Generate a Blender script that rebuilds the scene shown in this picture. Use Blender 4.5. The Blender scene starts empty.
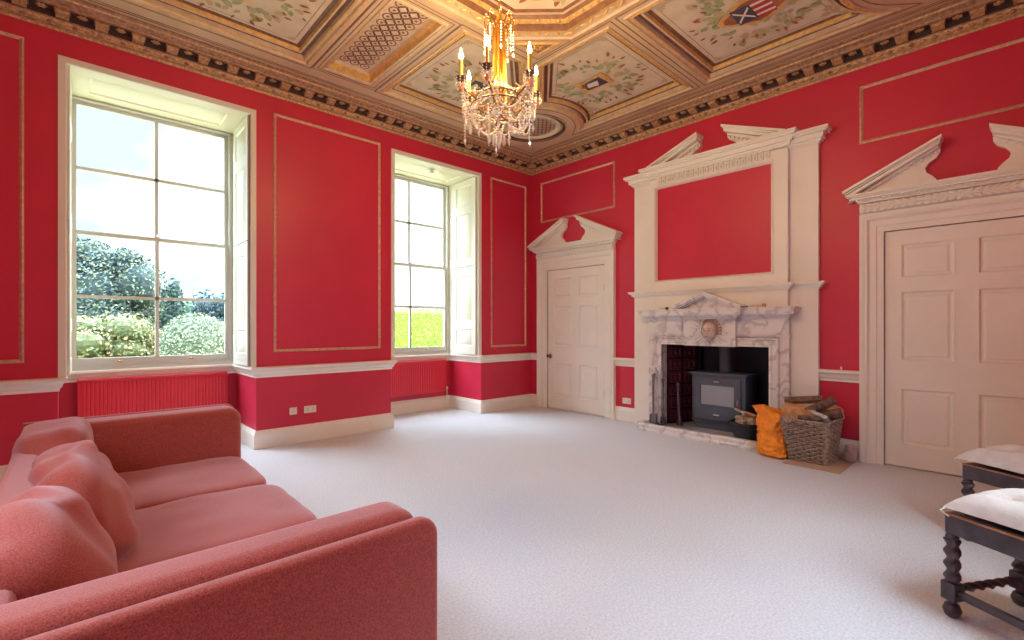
import bpy, bmesh, math, random
from math import sin, cos, pi, radians as R
from mathutils import Vector, Matrix, noise
from mathutils.geometry import tessellate_polygon

random.seed(7)
S = bpy.context.scene
COL = S.collection

# ------------------------------------------------------------------ camera, light, exposure
cam_d = bpy.data.cameras.new('camera')
cam_d.sensor_width = 36.0
cam_d.lens = 478.4 / 1024 * 36
cam_d.shift_y = 6.5 / 1024
cam_d.clip_start = 0.03
cam_d.clip_end = 500
cam = bpy.data.objects.new('camera', cam_d)
COL.objects.link(cam)
YAW = .8214
cam.location = (-6.06, -6.0, 1.4)
cam.rotation_euler = (pi / 2, 0, -(pi / 2 - YAW))
S.camera = cam

S.view_settings.view_transform = 'Standard'
S.view_settings.look = 'None'
S.view_settings.gamma = 1
S.view_settings.use_curve_mapping = False
S.view_settings.exposure = 0.95

SKY_LOW, SKY_HIGH = 1.7, 15.0      # an overcast sky is brighter overhead than near the horizon
w = bpy.data.worlds.new('world')
S.world = w
w.use_nodes = True
nt = w.node_tree
nt.nodes.clear()
wo = nt.nodes.new('ShaderNodeOutputWorld')
bg = nt.nodes.new('ShaderNodeBackground')
tc = nt.nodes.new('ShaderNodeTexCoord')
mp_ = nt.nodes.new('ShaderNodeMapping')
mp_.inputs['Scale'].default_value = (1.0, 1.0, 3.0)
mp_.inputs['Location'].default_value = (.9, .3, .35)
nz = nt.nodes.new('ShaderNodeTexNoise')
nz.inputs['Scale'].default_value = 1.7
nz.inputs['Detail'].default_value = 5
cr = nt.nodes.new('ShaderNodeValToRGB')
cr.color_ramp.elements[0].position = .43
cr.color_ramp.elements[0].color = (.27, .38, .44, 1)
cr.color_ramp.elements[1].position = .58
cr.color_ramp.elements[1].color = (.70, .86, 1.0, 1)
nt.links.new(tc.outputs['Generated'], mp_.inputs[0])
nt.links.new(mp_.outputs[0], nz.inputs['Vector'])
nt.links.new(nz.outputs['Fac'], cr.inputs[0])
nt.links.new(cr.outputs[0], bg.inputs['Color'])
sx_ = nt.nodes.new('ShaderNodeSeparateXYZ')
nt.links.new(tc.outputs['Generated'], sx_.inputs[0])
mr = nt.nodes.new('ShaderNodeMapRange')
mr.interpolation_type = 'SMOOTHSTEP'
mr.inputs['From Min'].default_value = .40
mr.inputs['From Max'].default_value = .62
mr.inputs['To Min'].default_value = SKY_LOW
mr.inputs['To Max'].default_value = SKY_HIGH
nt.links.new(sx_.outputs['Z'], mr.inputs['Value'])
nt.links.new(mr.outputs[0], bg.inputs['Strength'])
nt.links.new(bg.outputs[0], wo.inputs[0])

sun_d = bpy.data.lights.new('sun', 'SUN')
sun_d.energy = 5.0
sun_d.angle = R(1.0)
sun_d.color = (1.0, .93, .80)
sun = bpy.data.objects.new('sun', sun_d)
COL.objects.link(sun)
sun.rotation_euler = Vector((-.80, .10, -.50)).to_track_quat('-Z', 'Y').to_euler()   # low from the east: lights the garden only


def window_light(loc, direction, sx, sy):                # sky portal in a window opening
    d = bpy.data.lights.new('window_daylight', 'AREA')
    d.shape = 'RECTANGLE'
    d.size, d.size_y = sx, sy
    d.cycles.is_portal = True
    o = bpy.data.objects.new('window_daylight', d)
    COL.objects.link(o)
    o.location = loc
    o.rotation_euler = Vector(direction).to_track_quat('-Z', 'Z').to_euler()


# ------------------------------------------------------------------ materials
def mat(name, col, rough=.6, metal=0, var=0, vscale=8, bump=0, bscale=60, spec=.5, sheen=0, sheen_col=None,
        col2=None, detail=4, coat=0, bdist=.01):
    m = bpy.data.materials.new(name)
    m.use_nodes = True
    n = m.node_tree
    b = n.nodes['Principled BSDF']
    b.inputs['Base Color'].default_value = (*col, 1)
    b.inputs['Roughness'].default_value = rough
    b.inputs['Metallic'].default_value = metal
    b.inputs['Specular IOR Level'].default_value = spec
    if sheen:
        b.inputs['Sheen Weight'].default_value = sheen
        b.inputs['Sheen Roughness'].default_value = .55
        if sheen_col: b.inputs['Sheen Tint'].default_value = (*sheen_col, 1)
    if coat: b.inputs['Coat Weight'].default_value = coat
    t = n.nodes.new('ShaderNodeTexCoord')
    if var or col2:
        z = n.nodes.new('ShaderNodeTexNoise')
        z.inputs['Scale'].default_value = vscale
        z.inputs['Detail'].default_value = detail
        n.links.new(t.outputs['Object'], z.inputs['Vector'])
        r = n.nodes.new('ShaderNodeValToRGB')
        r.color_ramp.elements[0].position = .35
        r.color_ramp.elements[1].position = .65
        c2 = col2 or tuple(min(1, c * (1 + var)) for c in col)
        c1 = col if col2 else tuple(c * (1 - var) for c in col)
        r.color_ramp.elements[0].color = (*c1, 1)
        r.color_ramp.elements[1].color = (*c2, 1)
        n.links.new(z.outputs['Fac'], r.inputs[0])
        n.links.new(r.outputs[0], b.inputs['Base Color'])
    if bump:
        z = n.nodes.new('ShaderNodeTexNoise')
        z.inputs['Scale'].default_value = bscale
        z.inputs['Detail'].default_value = 3
        n.links.new(t.outputs['Object'], z.inputs['Vector'])
        u = n.nodes.new('ShaderNodeBump')
        u.inputs['Strength'].default_value = bump
        u.inputs['Distance'].default_value = bdist
        n.links.new(z.outputs['Fac'], u.inputs['Height'])
        n.links.new(u.outputs[0], b.inputs['Normal'])
    return m


def marble_mat(name, light, vein):
    m = mat(name, light, .25)
    n = m.node_tree
    t = n.nodes.new('ShaderNodeTexCoord')
    w_ = n.nodes.new('ShaderNodeTexWave')
    w_.bands_direction = 'DIAGONAL'
    w_.inputs['Scale'].default_value = 2.2
    w_.inputs['Distortion'].default_value = 9
    w_.inputs['Detail'].default_value = 6
    w_.inputs['Detail Scale'].default_value = 2.5
    r_ = n.nodes.new('ShaderNodeValToRGB')
    e = r_.color_ramp.elements
    e[0].position, e[0].color = .0, (*vein, 1)
    e[1].position, e[1].color = .50, (*light, 1)
    k_ = e.new(.18)
    k_.color = (*[(a + b) / 2 for a, b in zip(light, vein)], 1)
    n.links.new(t.outputs['Object'], w_.inputs['Vector'])
    n.links.new(w_.outputs['Fac'], r_.inputs[0])
    n.links.new(r_.outputs[0], n.nodes['Principled BSDF'].inputs['Base Color'])
    return m


def emit(name, col, st):
    m = bpy.data.materials.new(name)
    m.use_nodes = True
    b = m.node_tree.nodes['Principled BSDF']
    b.inputs['Base Color'].default_value = (*col, 1)
    b.inputs['Emission Color'].default_value = (*col, 1)
    b.inputs['Emission Strength'].default_value = st
    return m


RED = mat('red_wall_paint', (.61, .024, .062), .42, var=.05, vscale=1.3, spec=.5)
RADRED = mat('red_radiator_enamel', (.76, .045, .075), .35)
CREAM = mat('cream_gloss_paint', (.87, .83, .74), .4, var=.02, vscale=3)
SHUT = mat('cream_shutter_paint', (.80, .76, .64), .4)
SOFF = mat('cream_soffit_paint', (.84, .75, .55), .4)
SASH = mat('white_sash_paint', (.62, .60, .54), .45)
CARPET = mat('pale_carpet', (.74, .74, .78), .95, var=.11, vscale=75, bump=.7, bscale=260, spec=.1, sheen=.2, bdist=.012, detail=8)
GOLD = mat('gilt_moulding', (.64, .42, .27), .45, metal=.25, var=.15, vscale=30)
CEIL = mat('tan_ceiling_paint', (.60, .43, .26), .55, var=.08, vscale=2)
CEILM = mat('stone_ceiling_moulding', (.62, .47, .31), .5, var=.10, vscale=14)
CEILD = mat('umber_ceiling_moulding', (.20, .095, .05), .5, var=.2, vscale=20)
CEILG = mat('gilded_ceiling_moulding', (.72, .46, .16), .38, metal=.35, var=.15, vscale=20, bump=.3, bscale=50)
FIELD = mat('painted_cream_ground', (.66, .56, .40), .6, var=.07, vscale=5)
CORN = mat('brown_cornice', (.34, .19, .11), .5, var=.30, vscale=30, bump=.5, bscale=60)
CORNL = mat('gilt_cornice_relief', (.56, .36, .17), .45, metal=.2, var=.3, vscale=40, bump=.6, bscale=70)
CORND = mat('cornice_gap_shade', (.055, .030, .028), .6)  # near-black colour stands in for the shade between the modillions
LEAFG = mat('painted_green_leaf', (.36, .38, .19), .7, var=.25, vscale=20)
LEAFB = mat('painted_russet_leaf', (.33, .12, .05), .7, var=.25, vscale=20)
LEAFP = mat('painted_pale_leaf', (.52, .42, .22), .7)
HRED = mat('painted_heraldic_red', (.42, .03, .03), .6)
HWHT = mat('painted_heraldic_white', (.75, .68, .6), .6)
HDRK = mat('painted_heraldic_black', (.05, .06, .09), .6)
LATT = mat('painted_oxblood_lattice', (.30, .08, .05), .6)
MARB = marble_mat('veined_marble', (.80, .77, .75), (.58, .54, .55))
MARBB = mat('warm_marble', (.60, .44, .36), .4, col2=(.76, .64, .56), vscale=9, detail=6)
SLATE = mat('grey_hearth_slate', (.36, .35, .38), .35, var=.15, vscale=6)
SOOT = mat('black_firebox_lining', (.010, .012, .022), .5)
TILE = mat('embossed_purple_tile', (.022, .008, .022), .35, var=.3, vscale=20)
TILE2 = mat('embossed_red_boss', (.085, .016, .026), .3, var=.3, vscale=30)
IRON = mat('stove_iron', (.085, .105, .15), .38, spec=.6)
IRON2 = mat('stove_flue_iron', (.06, .065, .08), .4, metal=.3)
SGLASS = mat('stove_glass', (.28, .29, .34), .12, spec=1.0, coat=.5)
STEEL = mat('polished_steel', (.72, .72, .76), .25, metal=1)
DSTEEL = mat('dark_steel', (.10, .09, .11), .35, metal=.8)
TSTEEL = mat('tarnished_steel', (.26, .23, .27), .3, metal=.9)
BRASS = mat('gilt_brass', (.80, .50, .12), .25, metal=1)
BRONZE = mat('dark_bronze', (.16, .10, .04), .4, metal=.8)
CANDLE = mat('amber_candle_sleeve', (.75, .40, .05), .5)
FABRIC = mat('coral_woven_fabric', (.25, .028, .018), .9, col2=(.48, .085, .055), vscale=260, bump=.3, bscale=300, spec=.2, sheen=.62, sheen_col=(1, .78, .82), bdist=.006)
LINEN = mat('pale_linen', (.60, .54, .51), .9, var=.06, vscale=20, bump=.3, bscale=160, sheen=.2)
OAK = mat('dark_oak', (.050, .034, .042), .32, var=.4, vscale=12, bump=.15, bscale=30)
OAKL = mat('worn_oak_edge', (.30, .13, .06), .4, var=.3, vscale=12)
WICK = mat('grey_willow', (.34, .26, .20), .7, var=.4, vscale=40)
BARK = mat('bark', (.17, .105, .08), .9, var=.4, vscale=25, bump=.8, bscale=60)
WOOD = mat('split_log_wood', (.58, .30, .14), .75, var=.25, vscale=16)
PAPER = mat('newsprint', (.62, .58, .54), .8, col2=(.30, .28, .27), vscale=45)
BLACKP = mat('black_pot', (.012, .016, .026), .35)
PLASTIC = mat('socket_plastic', (.80, .74, .62), .35)
DARK = mat('dark_slot', (.05, .04, .04), .5)
BOARD = mat('warm_board', (.50, .33, .22), .6)
LAWN = mat('lawn', (.16, .17, .08), .9, var=.2, vscale=.6)


def crystal_mat():
    m = bpy.data.materials.new('cut_crystal')
    m.use_nodes = True
    n = m.node_tree
    b = n.nodes['Principled BSDF']
    b.inputs['Base Color'].default_value = (.95, .90, .84, 1)
    b.inputs['Roughness'].default_value = .08
    b.inputs['Transmission Weight'].default_value = .35
    b.inputs['Specular IOR Level'].default_value = 1.0
    return m


CRYS = crystal_mat()
AMBER = mat('amber_drop', (.70, .20, .03), .1, coat=1)


def glass_mat():
    m = bpy.data.materials.new('window_glass')
    m.use_nodes = True
    n = m.node_tree
    n.nodes.clear()
    o = n.nodes.new('ShaderNodeOutputMaterial')
    mx = n.nodes.new('ShaderNodeMixShader')
    a = n.nodes.new('ShaderNodeBsdfTransparent')
    g = n.nodes.new('ShaderNodeBsdfGlossy')
    g.inputs['Roughness'].default_value = .02
    mx.inputs[0].default_value = .012
    n.links.new(a.outputs[0], mx.inputs[1])
    n.links.new(g.outputs[0], mx.inputs[2])
    n.links.new(mx.outputs[0], o.inputs[0])
    return m


GLASS = glass_mat()


def bag_mat():
    m = mat('orange_plastic_bag', (.90, .27, .01), .35, var=.12, vscale=10, bump=.5, bscale=14, bdist=.03)
    m.node_tree.nodes['Principled BSDF'].inputs['Subsurface Weight'].default_value = 0
    return m


BAG = bag_mat()


# ------------------------------------------------------------------ mesh builder
def XY(u, v, h): return (u, v, h)
def WA(u, v, h): return (u, -h, v)          # window wall: u=x, v=z, h into the room
def WB(u, v, h): return (-h, u, v)          # fireplace wall: u=y, v=z, h into the room
CZ = 4.31
def CE(u, v, h): return (u, v, CZ + h)      # ceiling, h upwards


class MB:
    def __init__(s):
        s.v, s.f, s.m, s.cur = [], [], [], 0

    def mat(s, i):
        s.cur = i
        return s

    def add(s, vs, fs):
        b = len(s.v)
        s.v += [tuple(p) for p in vs]
        for f in fs:
            s.f.append(tuple(b + i for i in f))
            s.m.append(s.cur)
        return s

    def box(s, a, b, M=None):
        x0, y0, z0 = [min(p, q) for p, q in zip(a, b)]
        x1, y1, z1 = [max(p, q) for p, q in zip(a, b)]
        vs = [Vector(p) for p in ((x0, y0, z0), (x1, y0, z0), (x1, y1, z0), (x0, y1, z0), (x0, y0, z1), (x1, y0, z1), (x1, y1, z1), (x0, y1, z1))]
        if M: vs = [M @ p for p in vs]
        return s.add(vs, [(0, 3, 2, 1), (4, 5, 6, 7), (0, 1, 5, 4), (1, 2, 6, 5), (2, 3, 7, 6), (3, 0, 4, 7)])

    def rbox(s, a, b, r, seg=3, M=None):
        bm = bmesh.new()
        bmesh.ops.create_cube(bm, size=1)
        c = [(p + q) / 2 for p, q in zip(a, b)]
        d = [abs(p - q) for p, q in zip(a, b)]
        for v in bm.verts:
            v.co = Vector((v.co.x * d[0] + c[0], v.co.y * d[1] + c[1], v.co.z * d[2] + c[2]))
        bmesh.ops.bevel(bm, geom=bm.edges[:], offset=min(r, min(d) * .49), segments=seg, profile=.5, affect='EDGES')
        bm.verts.index_update()
        vs = [v.co.copy() for v in bm.verts]
        if M: vs = [M @ p for p in vs]
        s.add(vs, [[v.index for v in f.verts] for f in bm.faces])
        bm.free()
        return s

    def prism(s, poly, mp, h0, h1):
        n = len(poly)
        s.add([mp(u, v, h0) for u, v in poly] + [mp(u, v, h1) for u, v in poly],
              [(i, (i + 1) % n, n + (i + 1) % n, n + i) for i in range(n)])
        s.face(poly, mp, h0)
        return s.face(poly, mp, h1)

    def face(s, poly, mp, h, holes=()):
        loops = [[Vector((u, v, 0)) for u, v in l] for l in [poly] + list(holes)]
        flat = [p for l in loops for p in l]
        tris = tessellate_polygon(loops)
        return s.add([mp(p.x, p.y, h) for p in flat], [t for t in tris])

    def sweep(s, path, prof, mp, closed=True, caps=True, closed_prof=False):
        n = len(path)
        P = [Vector(p) for p in path]

        def nrm(a, b):
            d = (b - a).normalized()
            return Vector((-d.y, d.x))
        ms = []
        for i in range(n):
            if closed or 0 < i < n - 1:
                n1, n2 = nrm(P[i - 1], P[i]), nrm(P[i], P[(i + 1) % n])
                ms.append((n1 + n2) / max(.25, 1 + n1.dot(n2)))
            elif i == 0: ms.append(nrm(P[0], P[1]))
            else: ms.append(nrm(P[-2], P[-1]))
        k = len(prof)
        vs = [mp(*(P[i] + ms[i] * o), h) for i in range(n) for o, h in prof]
        fs = []
        for i in range(n if closed else n - 1):
            j = (i + 1) % n
            for q in range(k if closed_prof else k - 1):
                q2 = (q + 1) % k
                fs.append((i * k + q, j * k + q, j * k + q2, i * k + q2))
        if not closed and caps:
            fs += [tuple(range(k)), tuple((n - 1) * k + q for q in range(k))]
        return s.add(vs, fs)

    def tube(s, pts, r, n=8, caps=True):
        pts = [Vector(p) for p in pts]
        rs = r if isinstance(r, (list, tuple)) else [r] * len(pts)
        t0 = (pts[1] - pts[0]).normalized()
        up = Vector((0, 0, 1)) if abs(t0.z) < .9 else Vector((1, 0, 0))
        x = t0.cross(up).normalized()
        vs, fs = [], []
        for i, p in enumerate(pts):
            t = (pts[min(i + 1, len(pts) - 1)] - pts[max(i - 1, 0)]).normalized()
            x = (x - t * x.dot(t)).normalized()
            y = t.cross(x)
            vs += [p + (x * cos(2 * pi * a / n) + y * sin(2 * pi * a / n)) * rs[i] for a in range(n)]
        for i in range(len(pts) - 1):
            for a in range(n):
                b = (a + 1) % n
                fs.append((i * n + a, i * n + b, (i + 1) * n + b, (i + 1) * n + a))
        if caps: fs += [tuple(range(n))[::-1], tuple((len(pts) - 1) * n + a for a in range(n))]
        return s.add(vs, fs)

    def lathe(s, prof, c=(0, 0, 0), n=20, M=None, caps=True):
        c = Vector(c)
        vs = [Vector((r * cos(2 * pi * a / n), r * sin(2 * pi * a / n), z)) for r, z in prof for a in range(n)]
        vs = [(M @ p if M else p) + c for p in vs]
        k = len(prof)
        fs = [(i * n + a, i * n + (a + 1) % n, (i + 1) * n + (a + 1) % n, (i + 1) * n + a) for i in range(k - 1) for a in range(n)]
        if caps: fs += [tuple(range(n))[::-1], tuple((k - 1) * n + a for a in range(n))]
        return s.add(vs, fs)

    def ball(s, c, r, n=8, k=6, M=None):
        r = r if isinstance(r, (list, tuple)) else (r, r, r)
        c = Vector(c)
        vs, fs = [], []
        for i in range(k + 1):
            ph = pi * i / k
            for a in range(n):
                th = 2 * pi * a / n
                p = Vector((r[0] * sin(ph) * cos(th), r[1] * sin(ph) * sin(th), r[2] * cos(ph)))
                vs.append((M @ p if M else p) + c)
        for i in range(k):
            for a in range(n):
                b = (a + 1) % n
                if i == 0: fs.append((a, (i + 1) * n + b, (i + 1) * n + a)[::-1])
                elif i == k - 1: fs.append((i * n + a, i * n + b, (i + 1) * n + a))
                else: fs.append((i * n + a, i * n + b, (i + 1) * n + b, (i + 1) * n + a))
        return s.add(vs, fs)

    def octa(s, c, r, h=None):
        h = h or r
        x, y, z = c
        return s.add([(x + r, y, z), (x, y + r, z), (x - r, y, z), (x, y - r, z), (x, y, z + h), (x, y, z - h)],
                     [(0, 1, 4), (1, 2, 4), (2, 3, 4), (3, 0, 4), (1, 0, 5), (2, 1, 5), (3, 2, 5), (0, 3, 5)])

    def soft(s, lo, hi, e=6, n=14, crown=0, wr=0, ws=6, M=None, seed=0, pinch=0):
        c = Vector([(p + q) / 2 for p, q in zip(lo, hi)])
        d = Vector([abs(p - q) / 2 for p, q in zip(lo, hi)])
        bm = bmesh.new()
        for ax in range(3):
            for sg in (-1, 1):
                g = []
                for i in range(n + 1):
                    for j in range(n + 1):
                        a, b = tan_(i, n), tan_(j, n)
                        p = [0, 0, 0]
                        p[ax], p[(ax + 1) % 3], p[(ax + 2) % 3] = sg, a, b
                        L = sum(abs(t) ** e for t in p) ** (-1 / e)
                        g.append(bm.verts.new([t * L for t in p]))
                for i in range(n):
                    for j in range(n):
                        q = [g[i * (n + 1) + j], g[(i + 1) * (n + 1) + j], g[(i + 1) * (n + 1) + j + 1], g[i * (n + 1) + j + 1]]
                        bm.faces.new(q if sg > 0 else q[::-1])
        bmesh.ops.remove_doubles(bm, verts=bm.verts[:], dist=1e-4)
        for v in bm.verts:
            x, y, z = v.co
            f = max(0, 1 - x * x) * max(0, 1 - y * y)
            zz = z * (1 + crown * f / max(.01, 1))
            if pinch: zz *= (1 - pinch) + pinch * (max(0, 1 - x * x) * max(0, 1 - y * y)) ** .45
            p = Vector((x * d.x, y * d.y, zz * d.z))
            if wr:
                q = (p + Vector((seed, seed * 2, 0))) * ws
                p += Vector((noise.noise(q), noise.noise(q + Vector((9, 3, 1))), noise.noise(q + Vector((4, 7, 5))))) * wr
            v.co = p
        bm.verts.index_update()
        vs = [(M @ v.co if M else v.co.copy()) + c for v in bm.verts]
        s.add(vs, [[v.index for v in f.verts] for f in bm.faces])
        bm.free()
        return s

    def build(s, name, mats, parent=None, smooth=35, loc=None, recalc=True):
        me = bpy.data.meshes.new(name)
        me.from_pydata([Vector(p) for p in s.v], [], s.f)
        mats = mats if isinstance(mats, (list, tuple)) else [mats]
        for m in mats: me.materials.append(m)
        me.polygons.foreach_set('material_index', s.m)
        if recalc:
            bm = bmesh.new()
            bm.from_mesh(me)
            bmesh.ops.remove_doubles(bm, verts=bm.verts[:], dist=1e-5)
            bmesh.ops.recalc_face_normals(bm, faces=bm.faces[:])
            bm.to_mesh(me)
            bm.free()
        if smooth:
            me.polygons.foreach_set('use_smooth', [True] * len(me.polygons))
            me.set_sharp_from_angle(angle=R(smooth))
        o = bpy.data.objects.new(name, me)
        COL.objects.link(o)
        if parent:
            o.parent = parent
            if parent.type == 'EMPTY' and parent.get('_w'):
                o.location = -parent.location
        elif loc:
            o.location = loc
        return o


def tan_(i, n):
    t = -1 + 2 * i / n
    return math.tan(t * pi / 4)


def tag(o, label=None, cat=None, group=None, kind=None):
    if label: o['label'] = label
    if cat: o['category'] = cat
    if group: o['group'] = group
    if kind: o['kind'] = kind
    return o


WORLD_EMPTIES = []


def thing(name, label, cat, loc=(0, 0, 0), group=None, kind=None, world=True, rot=0):
    o = bpy.data.objects.new(name, None)
    COL.objects.link(o)
    o.location = loc
    o.rotation_euler = (0, 0, rot)
    o.empty_display_size = .1
    if world:
        o['_w'] = 1
        WORLD_EMPTIES.append(o)
    return tag(o, label, cat, group, kind)


def copy_tree(o, parent=None):
    c = o.copy()
    COL.objects.link(c)
    c.parent = parent
    for ch in list(o.children): copy_tree(ch, c)
    return c


def rect(u0, v0, u1, v1): return [(u0, v0), (u1, v0), (u1, v1), (u0, v1)]


def panelled(mb, mp, u0, v0, u1, v1, panels, h, t=.03, sunk=.016, field=.006, m=.05):
    """a board with moulded raised panels, front at height h"""
    mb.face(rect(u0, v0, u1, v1), mp, h, [rect(*p) for p in panels])
    mb.sweep(rect(u0, v0, u1, v1), [(0, h), (0, h - t)], mp)
    mb.face(rect(u0, v0, u1, v1), mp, h - t)
    for p in panels:
        mb.sweep(rect(*p), [(0, h), (.006, h + .003), (.014, h - .004), (.022, h - sunk), (m * .7, h - sunk), (m, h - field)], mp)
        mb.face(rect(p[0] + m, p[1] + m, p[2] - m, p[3] - m), mp, h - field)


# ================================================================== ROOM SHELL
XW, YS = -7.32, -6.65
D = .85
WIN = [(-6.12, -4.476), (-2.77, -1.16)]
ZS, ZT = .93, 3.87          # window sill and head

fl = MB().box((XW - .2, YS - .2, -.1), (1.2, D + .02, 0)).build('floor', CARPET, smooth=0)
tag(fl, kind='structure')

wn = MB()
edges = [XW - .3, WIN[0][0], WIN[0][1], WIN[1][0], WIN[1][1], 1.2]
for i in (0, 2, 4): wn.box((edges[i], 0, 0), (edges[i + 1], D + .12, 4.75))
for a, b in WIN:
    wn.box((a, 0, ZT), (b, D + .12, 4.75))
    wn.box((a, D, 0), (b, D + .12, ZS))
tag(wn.build('wall_north', RED, smooth=0), kind='structure')

FY0, FY1, FZ = -3.98, -2.62, 1.16       # fireplace opening
DOORS = [-.985, -5.625]
DH, DT = .605, 2.36
we = MB()
cuts = [(FY0, FY1, FZ)] + [(c - DH, c + DH, DT) for c in DOORS]
cuts.sort()
y = YS - .3
for a, b, zt in cuts:
    we.box((0, y, 0), (.8, a, 4.75))
    we.box((0, a, zt), (.8, b, 4.75))
    y = b
we.box((0, y, 0), (.8, 0, 4.75))
for c in DOORS: we.box((.3, c - DH, 0), (.4, c + DH, DT))  # blind panels added behind the doors to stop light leaking under the leaves
tag(we.build('wall_east', RED, smooth=0), kind='structure')
ws_ = MB()
ADDED_WS = [(-3.9, -2.7)]  # unseen south window, added for fill light from behind the camera
ws_.box((XW - .3, YS - .3, 0), (ADDED_WS[0][0], YS, 4.75)).box((ADDED_WS[0][1], YS - .3, 0), (1.0, YS, 4.75))
for a, b in ADDED_WS: ws_.box((a, YS - .3, 0), (b, YS, .95)).box((a, YS - .3, 3.87), (b, YS, 4.75))
tag(ws_.build('wall_south', RED, smooth=0), kind='structure')
ww = MB()
ADDED_WW = (-4.9, -3.4)  # unseen west window, added to light the sofa from the left
ww.box((XW - .3, YS, 0), (XW, ADDED_WW[0], 4.75)).box((XW - .3, ADDED_WW[1], 0), (XW, 0, 4.75)).box((XW - .3, ADDED_WW[0], 0), (XW, ADDED_WW[1], .95)).box((XW - .3, ADDED_WW[0], 3.87), (XW, ADDED_WW[1], 4.75))
tag(ww.build('wall_west', RED, smooth=0), kind='structure')

# ------------------------------------------------------------------ skirting and dado
def alcove_path(x0, x1):
    p = [(x0, 0)]
    for a, b in WIN: p += [(a, 0), (a, D), (b, D), (b, 0)]
    return p + [(x1, 0)]


def flip(prof): return [(-o, h) for o, h in prof]
SK = flip([(0, 0), (.03, 0), (.03, .155), (.026, .16), (.022, .18), (.012, .195), (.008, .205), (0, .205)])
DA = flip([(0, .81), (.012, .81), (.014, .835), (.03, .85), (.034, .872), (.05, .895), (.066, .905), (.066, .925), (.06, .932), (0, .935)])
pa = alcove_path(XW, 0)
tag(MB().sweep(pa, SK, XY, closed=False).build('baseboard_north', CREAM), kind='structure')
tag(MB().sweep(pa, DA, XY, closed=False).build('trim_1', CREAM), kind='structure')
# fireplace wall runs (path from corner towards camera, room on its left is -x => use right side)
wall_runs = [(0, -.187), (-1.783, -2.145), (-4.455, -4.825), (-6.43, YS)]
b1, b2 = MB(), MB()
for a, b in wall_runs:
    b1.sweep([(0, a), (0, b)], SK, XY, closed=False)
    b2.sweep([(0, a), (0, b)], DA, XY, closed=False)
tag(b1.build('baseboard_east', CREAM), kind='structure')
tag(b2.build('trim_2', CREAM), kind='structure')
b1 = MB().sweep([(0, YS), (XW, YS), (XW, 0)], SK, XY, closed=False)
tag(b1.build('baseboard_south', CREAM), kind='structure')

# gilt wall frames
GP = [(0, 0), (.003, .012), (.012, .016), (.020, .012), (.027, .006), (.032, 0)]
k = 3
for r in ([-6.95, 1.08, -6.335, 3.94], [-4.29, 1.10, -2.93, 3.90], [-.955, 1.06, -.14, 3.86]):
    tag(MB().sweep(rect(*r), GP, WA).build('trim_%d' % k, GOLD), kind='structure')
    k += 1
for r in ([-1.77, 3.20, -.23, 3.90], [-6.44, 3.30, -4.815, 3.90]):
    tag(MB().sweep(rect(*r), GP, WB).build('trim_%d' % k, GOLD), kind='structure')
    k += 1

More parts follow.
